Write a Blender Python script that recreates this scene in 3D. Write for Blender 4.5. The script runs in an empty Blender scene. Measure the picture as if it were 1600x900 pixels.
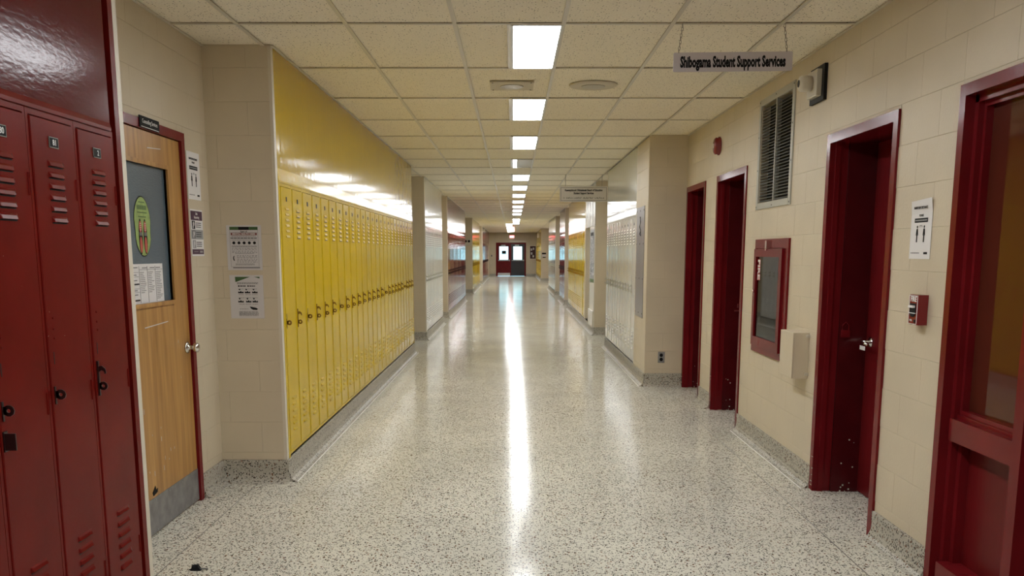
import bpy, math, random
from mathutils import Vector, Matrix
random.seed(7)
S = bpy.context.scene
COL = S.collection
PI = math.pi

# ------------------------------------------------------------------ camera
cam_d = bpy.data.cameras.new('camera'); cam = bpy.data.objects.new('camera', cam_d); COL.objects.link(cam)
cam_d.sensor_width = 36; cam_d.lens = 1390/1600*36; cam_d.shift_y = 170/1600
cam_d.clip_start = 0.05; cam_d.clip_end = 300
cam.location = (0, 0, 1.51)
cam.rotation_euler = (PI/2 - math.atan(225.4/1390), 0, 0.000935)
S.camera = cam

# ------------------------------------------------------------------ world (overcast winter sky seen through the far doors)
W = bpy.data.worlds.new('sky'); S.world = W; W.use_nodes = True
bg = W.node_tree.nodes['Background']; bg.inputs[0].default_value = (0.48, 0.86, 1.0, 1); bg.inputs[1].default_value = 0.9
S.view_settings.view_transform = 'Standard'; S.view_settings.look = 'None'
S.view_settings.exposure = 1.8; S.view_settings.gamma = 1.0; S.view_settings.use_curve_mapping = False
S.cycles.use_denoising = True
S.cycles.max_bounces = 10; S.cycles.diffuse_bounces = 6; S.cycles.glossy_bounces = 4
S.cycles.sample_clamp_indirect = 10.0
S.cycles.caustics_reflective = False; S.cycles.caustics_refractive = False
LAMP = 8.5            # radiance of the fluorescent diffusers
LAMP_COL = (0.97, 1.0, 1.03)

# ------------------------------------------------------------------ dimensions
CZ = 2.77; XL = -1.5; XR = 1.5; XLR = -1.93; XRR = 1.93; Y0 = -3.0; Y1 = 58.3
BASE = 0.15; LH = 1.955

# ------------------------------------------------------------------ materials
def nmat(name):
    m = bpy.data.materials.new(name); m.use_nodes = True
    nt = m.node_tree; return m, nt, nt.nodes['Principled BSDF']
def mat(name, col, rough=0.5, metal=0.0, spec=0.5, bump=None, var=None, ior=None, coat=0.0):
    """bump=(scale xyz, distance, detail), var=(scale, amount): fine relief and wear only"""
    m, nt, b = nmat(name)
    b.inputs['Base Color'].default_value = (*col, 1); b.inputs['Roughness'].default_value = rough
    b.inputs['Metallic'].default_value = metal; b.inputs['Specular IOR Level'].default_value = spec
    b.inputs['Coat Weight'].default_value = coat; b.inputs['Coat Roughness'].default_value = 0.05
    if ior: b.inputs['IOR'].default_value = ior
    N = nt.nodes.new; L = nt.links.new
    if bump or var:
        geo = N('ShaderNodeNewGeometry')
    if bump:
        mp = N('ShaderNodeMapping'); mp.inputs['Scale'].default_value = bump[0]; L(geo.outputs['Position'], mp.inputs['Vector'])
        nz = N('ShaderNodeTexNoise'); nz.inputs['Scale'].default_value = 1; nz.inputs['Detail'].default_value = bump[2]
        L(mp.outputs[0], nz.inputs['Vector'])
        bp = N('ShaderNodeBump'); bp.inputs['Distance'].default_value = bump[1]; bp.inputs['Strength'].default_value = 1
        L(nz.outputs[0], bp.inputs['Height']); L(bp.outputs[0], b.inputs['Normal'])
    if var:
        n2 = N('ShaderNodeTexNoise'); n2.inputs['Scale'].default_value = var[0]; n2.inputs['Detail'].default_value = 4
        L(geo.outputs['Position'], n2.inputs['Vector'])
        mr = N('ShaderNodeMapRange'); mr.inputs['To Min'].default_value = 1-var[1]; mr.inputs['To Max'].default_value = 1+var[1]
        mr.inputs['From Min'].default_value = 0.3; mr.inputs['From Max'].default_value = 0.7
        L(n2.outputs[0], mr.inputs['Value'])
        mx = N('ShaderNodeMix'); mx.data_type = 'RGBA'; mx.blend_type = 'MULTIPLY'; mx.inputs[0].default_value = 1
        mx.inputs[6].default_value = (*col, 1); L(mr.outputs[0], mx.inputs[7]); L(mx.outputs[2], b.inputs['Base Color'])
    return m
def emit(name, col, s):
    m, nt, b = nmat(name)
    b.inputs['Base Color'].default_value = (0.8, 0.8, 0.8, 1)
    b.inputs['Emission Color'].default_value = (*col, 1); b.inputs['Emission Strength'].default_value = s
    return m
def paint_chips(m, chip=(0.7, 0.62, 0.55), amount=0.66, scale=55):
    """small pale scratches and chips in a gloss paint"""
    nt = m.node_tree; N = nt.nodes.new; L = nt.links.new; b = nt.nodes['Principled BSDF']
    geo = N('ShaderNodeNewGeometry'); mp = N('ShaderNodeMapping'); mp.inputs['Scale'].default_value = (scale, scale, scale*0.7)
    L(geo.outputs['Position'], mp.inputs['Vector'])
    n1 = N('ShaderNodeTexNoise'); n1.inputs['Scale'].default_value = 1; n1.inputs['Detail'].default_value = 2; L(mp.outputs[0], n1.inputs['Vector'])
    n2 = N('ShaderNodeTexNoise'); n2.inputs['Scale'].default_value = 3.0; L(geo.outputs['Position'], n2.inputs['Vector'])
    a = N('ShaderNodeMath'); a.operation = 'MULTIPLY'; L(n1.outputs[0], a.inputs[0]); L(n2.outputs[0], a.inputs[1])
    g = N('ShaderNodeMath'); g.operation = 'GREATER_THAN'; g.inputs[1].default_value = amount*amount; L(a.outputs[0], g.inputs[0])
    mx = N('ShaderNodeMix'); mx.data_type = 'RGBA'; mx.inputs[7].default_value = (*chip, 1)
    src = b.inputs['Base Color'].links[0].from_socket if b.inputs['Base Color'].links else None
    if src: L(src, mx.inputs[6])
    else: mx.inputs[6].default_value = b.inputs['Base Color'].default_value
    L(g.outputs[0], mx.inputs[0]); L(mx.outputs[2], b.inputs['Base Color'])
    return m

def terrazzo(name, base, rough, dens=0.5, spec=0.5):
    m, nt, b = nmat(name); N = nt.nodes.new; L = nt.links.new
    geo = N('ShaderNodeNewGeometry')
    def chips(scale, thr, size):
        v = N('ShaderNodeTexVoronoi'); v.inputs['Scale'].default_value = scale; L(geo.outputs['Position'], v.inputs['Vector'])
        v.inputs['Randomness'].default_value = 1
        sp = N('ShaderNodeSeparateColor'); L(v.outputs['Color'], sp.inputs[0])
        a = N('ShaderNodeMath'); a.operation = 'LESS_THAN'; a.inputs[1].default_value = thr; L(sp.outputs[0], a.inputs[0])
        c = N('ShaderNodeMath'); c.operation = 'LESS_THAN'; c.inputs[1].default_value = size; L(v.outputs['Distance'], c.inputs[0])
        d = N('ShaderNodeMath'); d.operation = 'MULTIPLY'; L(a.outputs[0], d.inputs[0]); L(c.outputs[0], d.inputs[1])
        return d.outputs[0], sp
    f1, s1 = chips(105, 0.34*dens, 0.46)
    f2, s2 = chips(60, 0.16*dens, 0.36)
    f3, s3 = chips(150, 0.3*dens, 0.42)
    n = N('ShaderNodeTexNoise'); n.inputs['Scale'].default_value = 1.3; n.inputs['Detail'].default_value = 4; L(geo.outputs['Position'], n.inputs['Vector'])
    mr = N('ShaderNodeMapRange'); mr.inputs['From Min'].default_value = .3; mr.inputs['From Max'].default_value = .7
    mr.inputs['To Min'].default_value = .9; mr.inputs['To Max'].default_value = 1.08; L(n.outputs[0], mr.inputs[0])
    bm = N('ShaderNodeMix'); bm.data_type = 'RGBA'; bm.blend_type = 'MULTIPLY'; bm.inputs[0].default_value = 1
    bm.inputs[6].default_value = (*base, 1); L(mr.outputs[0], bm.inputs[7])
    cur = bm.outputs[2]
    for f, c in ((f3, tuple(x*0.42 for x in base)), (f2, (0.17, 0.085, 0.045)), (f1, (0.045, 0.038, 0.032))):
        mx = N('ShaderNodeMix'); mx.data_type = 'RGBA'; L(cur, mx.inputs[6]); mx.inputs[7].default_value = (*c, 1); L(f, mx.inputs[0]); cur = mx.outputs[2]
    L(cur, b.inputs['Base Color'])
    b.inputs['Roughness'].default_value = rough; b.inputs['Specular IOR Level'].default_value = spec
    n2 = N('ShaderNodeTexNoise'); n2.inputs['Scale'].default_value = 7; n2.inputs['Detail'].default_value = 3; L(geo.outputs['Position'], n2.inputs['Vector'])
    r2 = N('ShaderNodeMapRange'); r2.inputs['To Min'].default_value = rough*0.75; r2.inputs['To Max'].default_value = rough*1.3; L(n2.outputs[0], r2.inputs[0]); L(r2.outputs[0], b.inputs['Roughness'])
    bp = N('ShaderNodeBump'); bp.inputs['Distance'].default_value = 0.0006; bp.inputs['Strength'].default_value = 0.6
    L(n2.outputs[0], bp.inputs['Height']); L(bp.outputs[0], b.inputs['Normal'])
    return m

def tile_mat():
    m, nt, b = nmat('ceiling_tile'); N = nt.nodes.new; L = nt.links.new
    geo = N('ShaderNodeNewGeometry')
    v = N('ShaderNodeTexVoronoi'); v.inputs['Scale'].default_value = 62; L(geo.outputs['Position'], v.inputs['Vector'])
    sp = N('ShaderNodeSeparateColor'); L(v.outputs['Color'], sp.inputs[0])
    a = N('ShaderNodeMath'); a.operation = 'LESS_THAN'; a.inputs[1].default_value = 0.42; L(sp.outputs[0], a.inputs[0])
    c = N('ShaderNodeMath'); c.operation = 'LESS_THAN'; c.inputs[1].default_value = 0.23; L(v.outputs['Distance'], c.inputs[0])
    d = N('ShaderNodeMath'); d.operation = 'MULTIPLY'; L(a.outputs[0], d.inputs[0]); L(c.outputs[0], d.inputs[1])
    n = N('ShaderNodeTexNoise'); n.inputs['Scale'].default_value = 90; n.inputs['Detail'].default_value = 3; L(geo.outputs['Position'], n.inputs['Vector'])
    mr = N('ShaderNodeMapRange'); mr.inputs['To Min'].default_value = .8; mr.inputs['To Max'].default_value = 1.15; L(n.outputs[0], mr.inputs[0])
    base = N('ShaderNodeMix'); base.data_type = 'RGBA'; base.blend_type = 'MULTIPLY'; base.inputs[0].default_value = 1
    base.inputs[6].default_value = (0.92, 0.86, 0.72, 1); L(mr.outputs[0], base.inputs[7])
    mx = N('ShaderNodeMix'); mx.data_type = 'RGBA'; L(base.outputs[2], mx.inputs[6]); mx.inputs[7].default_value = (0.20, 0.17, 0.12, 1); L(d.outputs[0], mx.inputs[0])
    L(mx.outputs[2], b.inputs['Base Color']); b.inputs['Roughness'].default_value = 0.9; b.inputs['Specular IOR Level'].default_value = .15
    bp = N('ShaderNodeBump'); bp.inputs['Distance'].default_value = 0.0015; bp.inputs['Strength'].default_value = .6; L(n.outputs[0], bp.inputs['Height']); L(bp.outputs[0], b.inputs['Normal'])
    return m
def wood_mat():
    m, nt, b = nmat('birch_veneer'); N = nt.nodes.new; L = nt.links.new
    geo = N('ShaderNodeNewGeometry'); mp = N('ShaderNodeMapping'); mp.inputs['Scale'].default_value = (9, 9, .55); L(geo.outputs['Position'], mp.inputs['Vector'])
    n = N('ShaderNodeTexNoise'); n.inputs['Scale'].default_value = 2.2; n.inputs['Detail'].default_value = 6; n.inputs['Distortion'].default_value = .6; L(mp.outputs[0], n.inputs['Vector'])
    cr = N('ShaderNodeValToRGB'); L(n.outputs[0], cr.inputs[0])
    cr.color_ramp.elements[0].position = .32; cr.color_ramp.elements[0].color = (0.33, 0.155, 0.035, 1)
    cr.color_ramp.elements[1].position = .7; cr.color_ramp.elements[1].color = (0.56, 0.31, 0.095, 1)
    L(cr.outputs[0], b.inputs['Base Color']); b.inputs['Roughness'].default_value = .3
    return m

WAVE = ((3.0, 9.0, 0.9), 0.0010, 2)
M = {}
M['block'] = mat('painted_block', (0.60, 0.52, 0.385), 0.42, bump=((70, 70, 70), 0.0012, 4), var=(2.2, 0.05), spec=.4)
M['mortar'] = mat('painted_mortar', (0.57, 0.495, 0.365), 0.5, bump=((60, 60, 60), 0.001, 3))
M['trimcream'] = mat('cream_edge_paint', (0.66, 0.60, 0.49), 0.4, bump=((50, 50, 50), 0.001, 3))
M['red'] = paint_chips(mat('maroon_gloss_paint', (0.15, 0.009, 0.009), 0.26, bump=((30, 30, 22), 0.0006, 3), var=(3, .12)), amount=.675)
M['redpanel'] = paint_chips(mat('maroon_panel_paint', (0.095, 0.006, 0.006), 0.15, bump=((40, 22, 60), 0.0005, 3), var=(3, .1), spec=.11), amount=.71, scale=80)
M['redlocker'] = paint_chips(mat('maroon_locker_paint', (0.135, 0.0065, 0.0045), 0.25, bump=((26, 26, 14), 0.0005, 3), var=(5, .14), spec=.12), amount=.735, scale=90)
M['redtrim'] = paint_chips(mat('maroon_frame_paint', (0.16, 0.009, 0.012), 0.2, bump=((40, 40, 18), 0.0006, 3), var=(4, .12), spec=.2), amount=.735, scale=80)
M['redfar'] = mat('maroon_far_locker_paint', (0.15, 0.010, 0.016), 0.09, bump=WAVE)
M['yellow'] = mat('yellow_gloss_paint', (0.60, 0.415, 0.008), 0.15, bump=WAVE, var=(4, .05), spec=.14)
M['yellowlouver'] = mat('yellow_louvre_paint', (0.60, 0.41, 0.010), 0.34, spec=.2)
M['whitelouver'] = mat('cream_louvre_paint', (0.66, 0.66, 0.63), 0.34)
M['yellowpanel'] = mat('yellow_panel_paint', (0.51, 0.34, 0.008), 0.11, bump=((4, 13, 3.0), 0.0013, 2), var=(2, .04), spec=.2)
M['white'] = mat('cream_white_gloss_paint', (0.66, 0.66, 0.63), 0.14, bump=WAVE, var=(4, .03))
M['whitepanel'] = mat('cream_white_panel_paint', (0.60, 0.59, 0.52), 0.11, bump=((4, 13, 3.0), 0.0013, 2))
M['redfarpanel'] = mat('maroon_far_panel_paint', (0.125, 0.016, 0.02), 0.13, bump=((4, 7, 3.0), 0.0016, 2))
M['floor'] = terrazzo('terrazzo_floor', (0.67, 0.65, 0.555), 0.135, 1.0, .07)
M['cove'] = terrazzo('terrazzo_base', (0.46, 0.435, 0.37), 0.42, 0.9, .2)
M['strip'] = mat('divider_strip_grey', (0.16, 0.15, 0.13), 0.4)
M['zinc'] = mat('pale_divider_strip', (0.85, 0.84, 0.80), 0.35)
M['tile'] = tile_mat()
M['tbar'] = mat('ceiling_grid_enamel', (0.62, 0.575, 0.475), 0.28, spec=.5)
M['speaker'] = mat('speaker_enamel', (0.60, 0.55, 0.44), 0.6)
M['plenum'] = mat('plenum_dark', (0.12, 0.10, 0.08), 0.9)
M['lamp'] = emit('fluorescent_diffuser', LAMP_COL, LAMP)
M['lampoff'] = mat('unlit_diffuser', (0.42, 0.39, 0.32), 0.3)
M['lampframe'] = mat('fixture_frame', (0.62, 0.63, 0.64), 0.3)
M['wood'] = wood_mat()
M['woodedge'] = mat('wood_stop_trim', (0.40, 0.22, 0.07), 0.35)
M['steel'] = mat('brushed_steel', (0.42, 0.43, 0.44), 0.38, metal=.85, bump=((8, 8, 200), 0.0003, 2), var=(9, .15))
M['chrome'] = mat('chrome', (0.75, 0.75, 0.75), 0.12, metal=1)
M['kick'] = mat('scuffed_kick_plate', (0.30, 0.30, 0.31), 0.42, metal=.6, var=(14, .2))
M['obscure'] = mat('obscure_door_glass', (0.095, 0.135, 0.170), 0.2, bump=((30, 30, 160), 0.0012, 2), spec=.7)
M['darkglass'] = mat('sidelight_glass', (0.085, 0.018, 0.010), 0.03, ior=1.42)
M['cabglass'] = mat('hose_cabinet_back', (0.46, 0.50, 0.44), 0.4)
M['paper'] = mat('paper', (0.78, 0.77, 0.77), 0.35)
M['paperdim'] = mat('paper_dull', (0.62, 0.60, 0.60), 0.4)
M['ink'] = mat('black_ink', (0.012, 0.012, 0.013), 0.6, spec=.12)
M['greyink'] = mat('grey_ink', (0.16, 0.155, 0.16), 0.6)
M['plum'] = mat('plum_ink', (0.06, 0.018, 0.05), 0.5)
M['greenink'] = mat('green_ink', (0.05, 0.11, 0.035), 0.5)
M['redink'] = mat('brick_red_ink', (0.20, 0.045, 0.035), 0.5)
M['midgrey'] = mat('mid_grey_ink', (0.33, 0.33, 0.33), 0.6)
M['stgreen'] = mat('sticker_green', (0.30, 0.42, 0.13), 0.45, var=(25, .2))
M['stgreend'] = mat('sticker_dark_green', (0.09, 0.17, 0.05), 0.45)
M['stred'] = mat('sticker_salmon', (0.55, 0.10, 0.07), 0.45)
M['black'] = mat('black_plastic', (0.010, 0.010, 0.011), 0.45, spec=.15)
M['blackmetal'] = mat('dark_painted_latch', (0.022, 0.008, 0.008), 0.3)
M['ylatch'] = mat('yellow_latch', (0.24, 0.13, 0.015), 0.25)
M['wlatch'] = mat('cream_latch', (0.50, 0.48, 0.40), 0.25)
M['signgrey'] = mat('grey_sign_board', (0.56, 0.52, 0.54), 0.4)
M['signwhite'] = mat('pale_sign_board', (0.80, 0.77, 0.76), 0.4)
M['chain'] = mat('chain_steel', (0.25, 0.23, 0.2), 0.4, metal=.7)
M['firered'] = mat('fire_red_plastic', (0.20, 0.012, 0.015), 0.25)
M['cream'] = mat('cream_plastic', (0.60, 0.56, 0.47), 0.35)
M['creamdoor'] = mat('cream_door_paint', (0.64, 0.61, 0.53), 0.25)
M['ventframe'] = mat('vent_frame', (0.40, 0.39, 0.33), 0.35)
M['slat'] = mat('vent_slat', (0.115, 0.115, 0.10), 0.35, spec=.4)
M['ventdark'] = mat('vent_dark', (0.012, 0.012, 0.012), 0.7)
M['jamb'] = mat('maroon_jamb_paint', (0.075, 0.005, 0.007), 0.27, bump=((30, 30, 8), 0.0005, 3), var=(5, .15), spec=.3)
M['leaf'] = mat('maroon_door_leaf', (0.135, 0.008, 0.010), 0.28, bump=((30, 30, 8), 0.0005, 3), var=(4, .12), spec=.14)
M['hose'] = mat('canvas_hose', (0.80, 0.85, 0.76), 0.6, bump=((20, 20, 220), 0.003, 1))
M['chip'] = mat('chipped_plaster', (0.55, 0.5, 0.42), 0.7)
M['exit'] = emit('exit_sign_red', (1.0, 0.06, 0.08), 4.0)
M['exitface'] = emit('exit_sign_glow', (1.0, 0.30, 0.30), .7)
M['farblack'] = mat('far_door_black', (0.018, 0.018, 0.024), 0.35)
M['board'] = mat('notice_board_dark', (0.05, 0.012, 0.012), 0.5)
M['snow'] = mat('snow', (0.85, 0.88, 0.92), 0.8)
M['mark'] = mat('graffiti', (0.03, 0.03, 0.03), 0.6)
M['greypanel'] = mat('grey_metal_panel', (0.30, 0.29, 0.30), 0.28, metal=.4, bump=((6, 6, 60), .0004, 2))
def pane_mat():
    m = bpy.data.materials.new('clear_pane'); m.use_nodes = True; nt = m.node_tree; nt.nodes.clear(); N = nt.nodes.new; L = nt.links.new
    o = N('ShaderNodeOutputMaterial'); t = N('ShaderNodeBsdfTransparent'); t.inputs[0].default_value = (.93, .97, .96, 1); g = N('ShaderNodeBsdfGlossy'); g.inputs['Roughness'].default_value = .02
    f = N('ShaderNodeFresnel'); mx = N('ShaderNodeMixShader'); L(f.outputs[0], mx.inputs[0]); L(t.outputs[0], mx.inputs[1]); L(g.outputs[0], mx.inputs[2]); L(mx.outputs[0], o.inputs[0]); return m
M['pane'] = pane_mat()

# ------------------------------------------------------------------ mesh helpers
class MB:
    def __init__(s): s.v = []; s.f = []
    def add(s, vs, fs):
        n = len(s.v); s.v += [tuple(v) for v in vs]; s.f += [tuple(i+n for i in f) for f in fs]; return s
    def box(s, x0, x1, y0, y1, z0, z1):
        return s.add([(x0,y0,z0),(x1,y0,z0),(x1,y1,z0),(x0,y1,z0),(x0,y0,z1),(x1,y0,z1),(x1,y1,z1),(x0,y1,z1)],
                     [(0,3,2,1),(4,5,6,7),(0,1,5,4),(1,2,6,5),(2,3,7,6),(3,0,4,7)])
    def frust(s, x0, x1, z0, z1, yb, yf, c):
        """slab on a wall facing -y: back at yb, front at yf (yf<yb), front edges chamfered by c"""
        return s.add([(x0,yb,z0),(x1,yb,z0),(x1,yb,z1),(x0,yb,z1),(x0,yf+c,z0),(x1,yf+c,z0),(x1,yf+c,z1),(x0,yf+c,z1),
                      (x0+c,yf,z0+c),(x1-c,yf,z0+c),(x1-c,yf,z1-c),(x0+c,yf,z1-c)],
                     [(3,2,1,0),(0,1,5,4),(1,2,6,5),(2,3,7,6),(3,0,4,7),(4,5,9,8),(5,6,10,9),(6,7,11,10),(7,4,8,11),(8,9,10,11)])
    def prism(s, pts, axis, a, b):
        """polygon pts (2D) extruded along axis a..b; axis 'y': pts=(x,z); 'x': pts=(y,z); 'z': pts=(x,y)"""
        n = len(pts)
        def P(p, t): return {'y': (p[0], t, p[1]), 'x': (t, p[0], p[1]), 'z': (p[0], p[1], t)}[axis]
        vs = [P(p, a) for p in pts]+[P(p, b) for p in pts]
        fs = [tuple(range(n)), tuple(range(2*n-1, n-1, -1))]+[(i+n, (i+1) % n+n, (i+1) % n, i) for i in range(n)]
        return s.add(vs, fs)
    def cyl(s, c, r, axis, a, b, n=16, r2=None):
        r2 = r if r2 is None else r2; vs = []
        for t, rr in ((a, r), (b, r2)):
            for i in range(n):
                p = (c[0]+rr*math.cos(2*PI*i/n), c[1]+rr*math.sin(2*PI*i/n))
                vs.append({'y': (p[0], t, p[1]), 'x': (t, p[0], p[1]), 'z': (p[0], p[1], t)}[axis])
        return s.add(vs, [tuple(range(n)), tuple(range(2*n-1, n-1, -1))]+[(i+n, (i+1) % n+n, (i+1) % n, i) for i in range(n)])
    def lathe(s, c, prof, axis, n=20):
        """prof: list (t, r) along axis"""
        vs = []
        for t, r in prof:
            for i in range(n):
                p = (c[0]+r*math.cos(2*PI*i/n), c[1]+r*math.sin(2*PI*i/n))
                vs.append({'y': (p[0], t, p[1]), 'x': (t, p[0], p[1]), 'z': (p[0], p[1], t)}[axis])
        m = len(prof); fs = [tuple(range(n)), tuple(range(m*n-1, (m-1)*n-1, -1))]
        for k in range(m-1):
            fs += [(k*n+i, (k+1)*n+i, (k+1)*n+(i+1) % n, k*n+(i+1) % n) for i in range(n)]
        return s.add(vs, fs)
    def tube(s, pts, r, n=8, closed=False):
        P = [Vector(p) for p in pts]; m = len(P); vs = []
        for k in range(m):
            a = P[k-1] if (k > 0 or closed) else P[k]; b = P[(k+1) % m] if (k < m-1 or closed) else P[k]
            t = (b-a).normalized(); u = t.cross(Vector((0, 0, 1)))
            if u.length < .2: u = t.cross(Vector((0, 1, 0)))
            u.normalize(); w = t.cross(u)
            vs += [P[k]+u*r*math.cos(2*PI*i/n)+w*r*math.sin(2*PI*i/n) for i in range(n)]
        fs = []
        for k in range(m if closed else m-1):
            k2 = (k+1) % m
            fs += [(k*n+i, k2*n+i, k2*n+(i+1) % n, k*n+(i+1) % n) for i in range(n)]
        if not closed: fs += [tuple(range(n)), tuple(range(m*n-1, (m-1)*n-1, -1))]
        return s.add(vs, fs)
    def mesh(s, name, m, smooth=False):
        me = bpy.data.meshes.new(name); me.from_pydata(s.v, [], s.f)
        import bmesh
        bm = bmesh.new(); bm.from_mesh(me); bmesh.ops.recalc_face_normals(bm, faces=bm.faces)
        bm.to_mesh(me); bm.free()
        me.materials.append(M[m] if isinstance(m, str) else m)
        if smooth: me.shade_smooth() if hasattr(me, 'shade_smooth') else None
        return me
    def build(s, name, m, parent=None, smooth=False, **kw):
        return obj(name, s.mesh(name, m, smooth), parent, **kw)
def obj(name, me, parent=None, label=None, kind=None, loc=(0, 0, 0), cat=None, group=None, rot=None):
    o = bpy.data.objects.new(name, me); COL.objects.link(o); o.location = loc
    if rot: o.rotation_euler = rot
    if parent: o.parent = parent
    if label: o['label'] = label
    if kind: o['kind'] = kind
    if cat: o['category'] = cat
    if group: o['group'] = group
    return o
def thing(name, label, cat, loc, rz=0.0, group=None):
    return obj(name, None, None, label=label, cat=cat, loc=loc, rot=(0, 0, rz), group=group)
LEFTW, RIGHTW, FACE = PI/2, -PI/2, 0.0        # rotation of things hung on left / right / camera-facing walls (local -y faces out)

_tc = {}
def text_mesh(body, size, m, bold=0.0, xs=1.0, align='CENTER', rot=0.0, depth=0.0006):
    cu = bpy.data.curves.new('t', 'FONT'); cu.body = body; cu.size = size; cu.align_x = align; cu.align_y = 'CENTER'
    cu.offset = bold; cu.extrude = depth/2; cu.resolution_u = 2
    o = bpy.data.objects.new('t', cu); COL.objects.link(o)
    dg = bpy.context.evaluated_depsgraph_get(); dg.update()
    me = bpy.data.meshes.new_from_object(o.evaluated_get(dg)); bpy.data.objects.remove(o); bpy.data.curves.remove(cu)
    R = Matrix.Rotation(PI/2, 4, 'X') @ Matrix.Rotation(rot, 4, 'Z') @ Matrix.Diagonal((xs, 1, 1, 1))
    me.transform(R); me.materials.clear(); me.materials.append(M[m]); return me
def text(name, body, size, m, parent, x, y, z, **kw):
    me = text_mesh(body, size, m, **kw); me.name = name
    return obj(name, me, parent, loc=(x, y, z))
def dashes(mb, x0, x1, z, h, y=-0.0022, word=0.012, gap=0.25, rnd=None):
    """one line of print too small to read"""
    r = rnd or random; x = x0
    while x < x1-0.002:
        w = min(word*r.uniform(.5, 1.5), x1-x); mb.box(x, x+w, y, y+.0006, z-h/2, z+h/2); x += w+word*gap
    return mb

# ------------------------------------------------------------------ rectangles with holes
def cut(rects, hole):
    out = []; hx0, hx1, hz0, hz1 = hole
    for x0, x1, z0, z1 in rects:
        if hx1 <= x0 or hx0 >= x1 or hz1 <= z0 or hz0 >= z1: out.append((x0, x1, z0, z1)); continue
        if hx0 > x0: out.append((x0, hx0, z0, z1))
        if hx1 < x1: out.append((hx1, x1, z0, z1))
        a, b = max(x0, hx0), min(x1, hx1)
        if hz0 > z0: out.append((a, b, z0, hz0))
        if hz1 < z1: out.append((a, b, hz1, z1))
    return out
BL, BH, BJ = 0.4064, 0.2032, 0.0008
_bm = {}
def blocks(parent, u0, u1, z0, z1, holes=(), off=0.0, xf=None):
    """painted concrete blocks, one object each, in local coords of a wall facing -y (plane y=0); xf places them"""
    z = 0.0; row = 0; n = 0
    while z < z1:
        x = u0-BL-(row % 2)*BL/2+off % BL
        while x < u1:
            r = [(max(x, u0), min(x+BL, u1), max(z, z0), min(z+BH, z1))]
            if r[0][1]-r[0][0] > .012 and r[0][3]-r[0][2] > .012:
                for h in holes: r = cut(r, h)
                for a, b, c, d in r:
                    if b-a < .015 or d-c < .015: continue
                    w, hh = round(b-a-2*BJ*.5, 3), round(d-c-2*BJ*.5, 3)
                    if (w, hh) not in _bm:
                        _bm[(w, hh)] = MB().add([(0,.002,0),(w,.002,0),(w,.002,hh),(0,.002,hh),(.0005,-.0016,.0005),(w-.0005,-.0016,.0005),(w-.0005,-.0016,hh-.0005),(.0005,-.0016,hh-.0005),(.0012,-.0024,.002),(w-.0012,-.0024,.002),(w-.0012,-.0024,hh-.002),(.0012,-.0024,hh-.002)],[(3,2,1,0),(0,1,5,4),(1,2,6,5),(2,3,7,6),(3,0,4,7),(4,5,9,8),(5,6,10,9),(6,7,11,10),(7,4,8,11),(8,9,10,11)]).mesh('block', 'block')
                    o = obj('block', _bm[(w, hh)], parent); o.matrix_local = xf @ Matrix.Translation((a+BJ*.5, 0, c+BJ*.5)); n += 1
            x += BL
        z += BH; row += 1
    return n
def XF(rz, loc): return Matrix.Translation(loc) @ Matrix.Rotation(rz, 4, 'Z')
# local x for left wall = +Y ; for right wall = -Y (so local u = -Y)

# ================================================================== STRUCTURE
floor = MB().box(-2.4, 2.8, Y0, Y1, -0.06, 0.0).build('floor', 'floor', kind='structure')
# divider strips, flush brass-like lines in the terrazzo
for x in (-1.69, 1.685):
    MB().box(x-.003, x+.003, Y0, Y1, -.001, 0.0006).build('divider_strip', 'strip', floor)
for x0, x1, y in ((-1.93, -1.69, 4.34), (-1.93, -1.69, 5.77-.02), (1.685, 2.3, 5.62), (1.685, 2.3, 4.57), (1.685, 2.3, 8.6), (1.685, 2.3, 7.47)):
    MB().box(x0, x1, y-.002, y+.002, -.001, .0006).build('divider_strip', 'strip', floor)
for x, y0, y1 in ((-1.20, 5.2, 13.5), ):
    MB().box(x-.002, x+.002, y0, y1, -.001, .0005).build('divider_strip', 'strip', floor)
for y in (24.0, 31.0, 38.0, 46.0):
    MB().box(-1.5, 1.5, y-.004, y+.004, -.001, .0005).build('divider_strip', 'strip', floor)

# ---- ceiling
ceil = MB().box(-2.4, 2.8, Y0, Y1, CZ+.14, CZ+.2).build('ceiling', 'plenum', kind='structure')
R0 = 5.245; RP = 1.2192
gx = [-1.93, -1.545, -.9355, -.326, .2836, .893, 1.5025, 1.93]
rows = [R0+k*RP for k in range(-6, 44)]
LIT = [-6, -4, -2, 0, 2, 4, 8, 10, 12, 14, 16, 18, 20, 24, 26, 28]
FARL = list(range(29, 43, 2))
_tm = {}
def tile(x0, x1, y0, y1, sag=0.0):
    k = (round(x1-x0, 3), round(y1-y0, 3))
    if k not in _tm:
        w, d = k[0]-.014, k[1]-.014
        _tm[k] = MB().add([(-w/2, -d/2, .004), (w/2, -d/2, .004), (w/2, d/2, .004), (-w/2, d/2, .004),
                           (-w/2-.004, -d/2-.004, .016), (w/2+.004, -d/2-.004, .016), (w/2+.004, d/2+.004, .016), (-w/2-.004, d/2+.004, .016)],
                          [(0,1,2,3),(4,5,6,7),(0,1,5,4),(1,2,6,5),(2,3,7,6),(3,0,4,7)]).mesh('ceiling_panel', 'tile')
    return obj('ceiling_panel', _tm[k], ceil, loc=((x0+x1)/2, (y0+y1)/2, CZ+.004+sag))
far = MB()
def solid_l(y): # is left side flush (bank) at y
    return any(a <= y <= b for a, b in LB)
LB = [(Y0, 3.54), (5.77, 13.5), (15.43, 19.17), (20.72, 28.45), (33.45, 40.75), (43.6, Y1)]
RB = [(10.06, 14.4), (16.4, 24.25), (26.0, 28.85), (31.8, 37.75), (48.0, Y1)]
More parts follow.
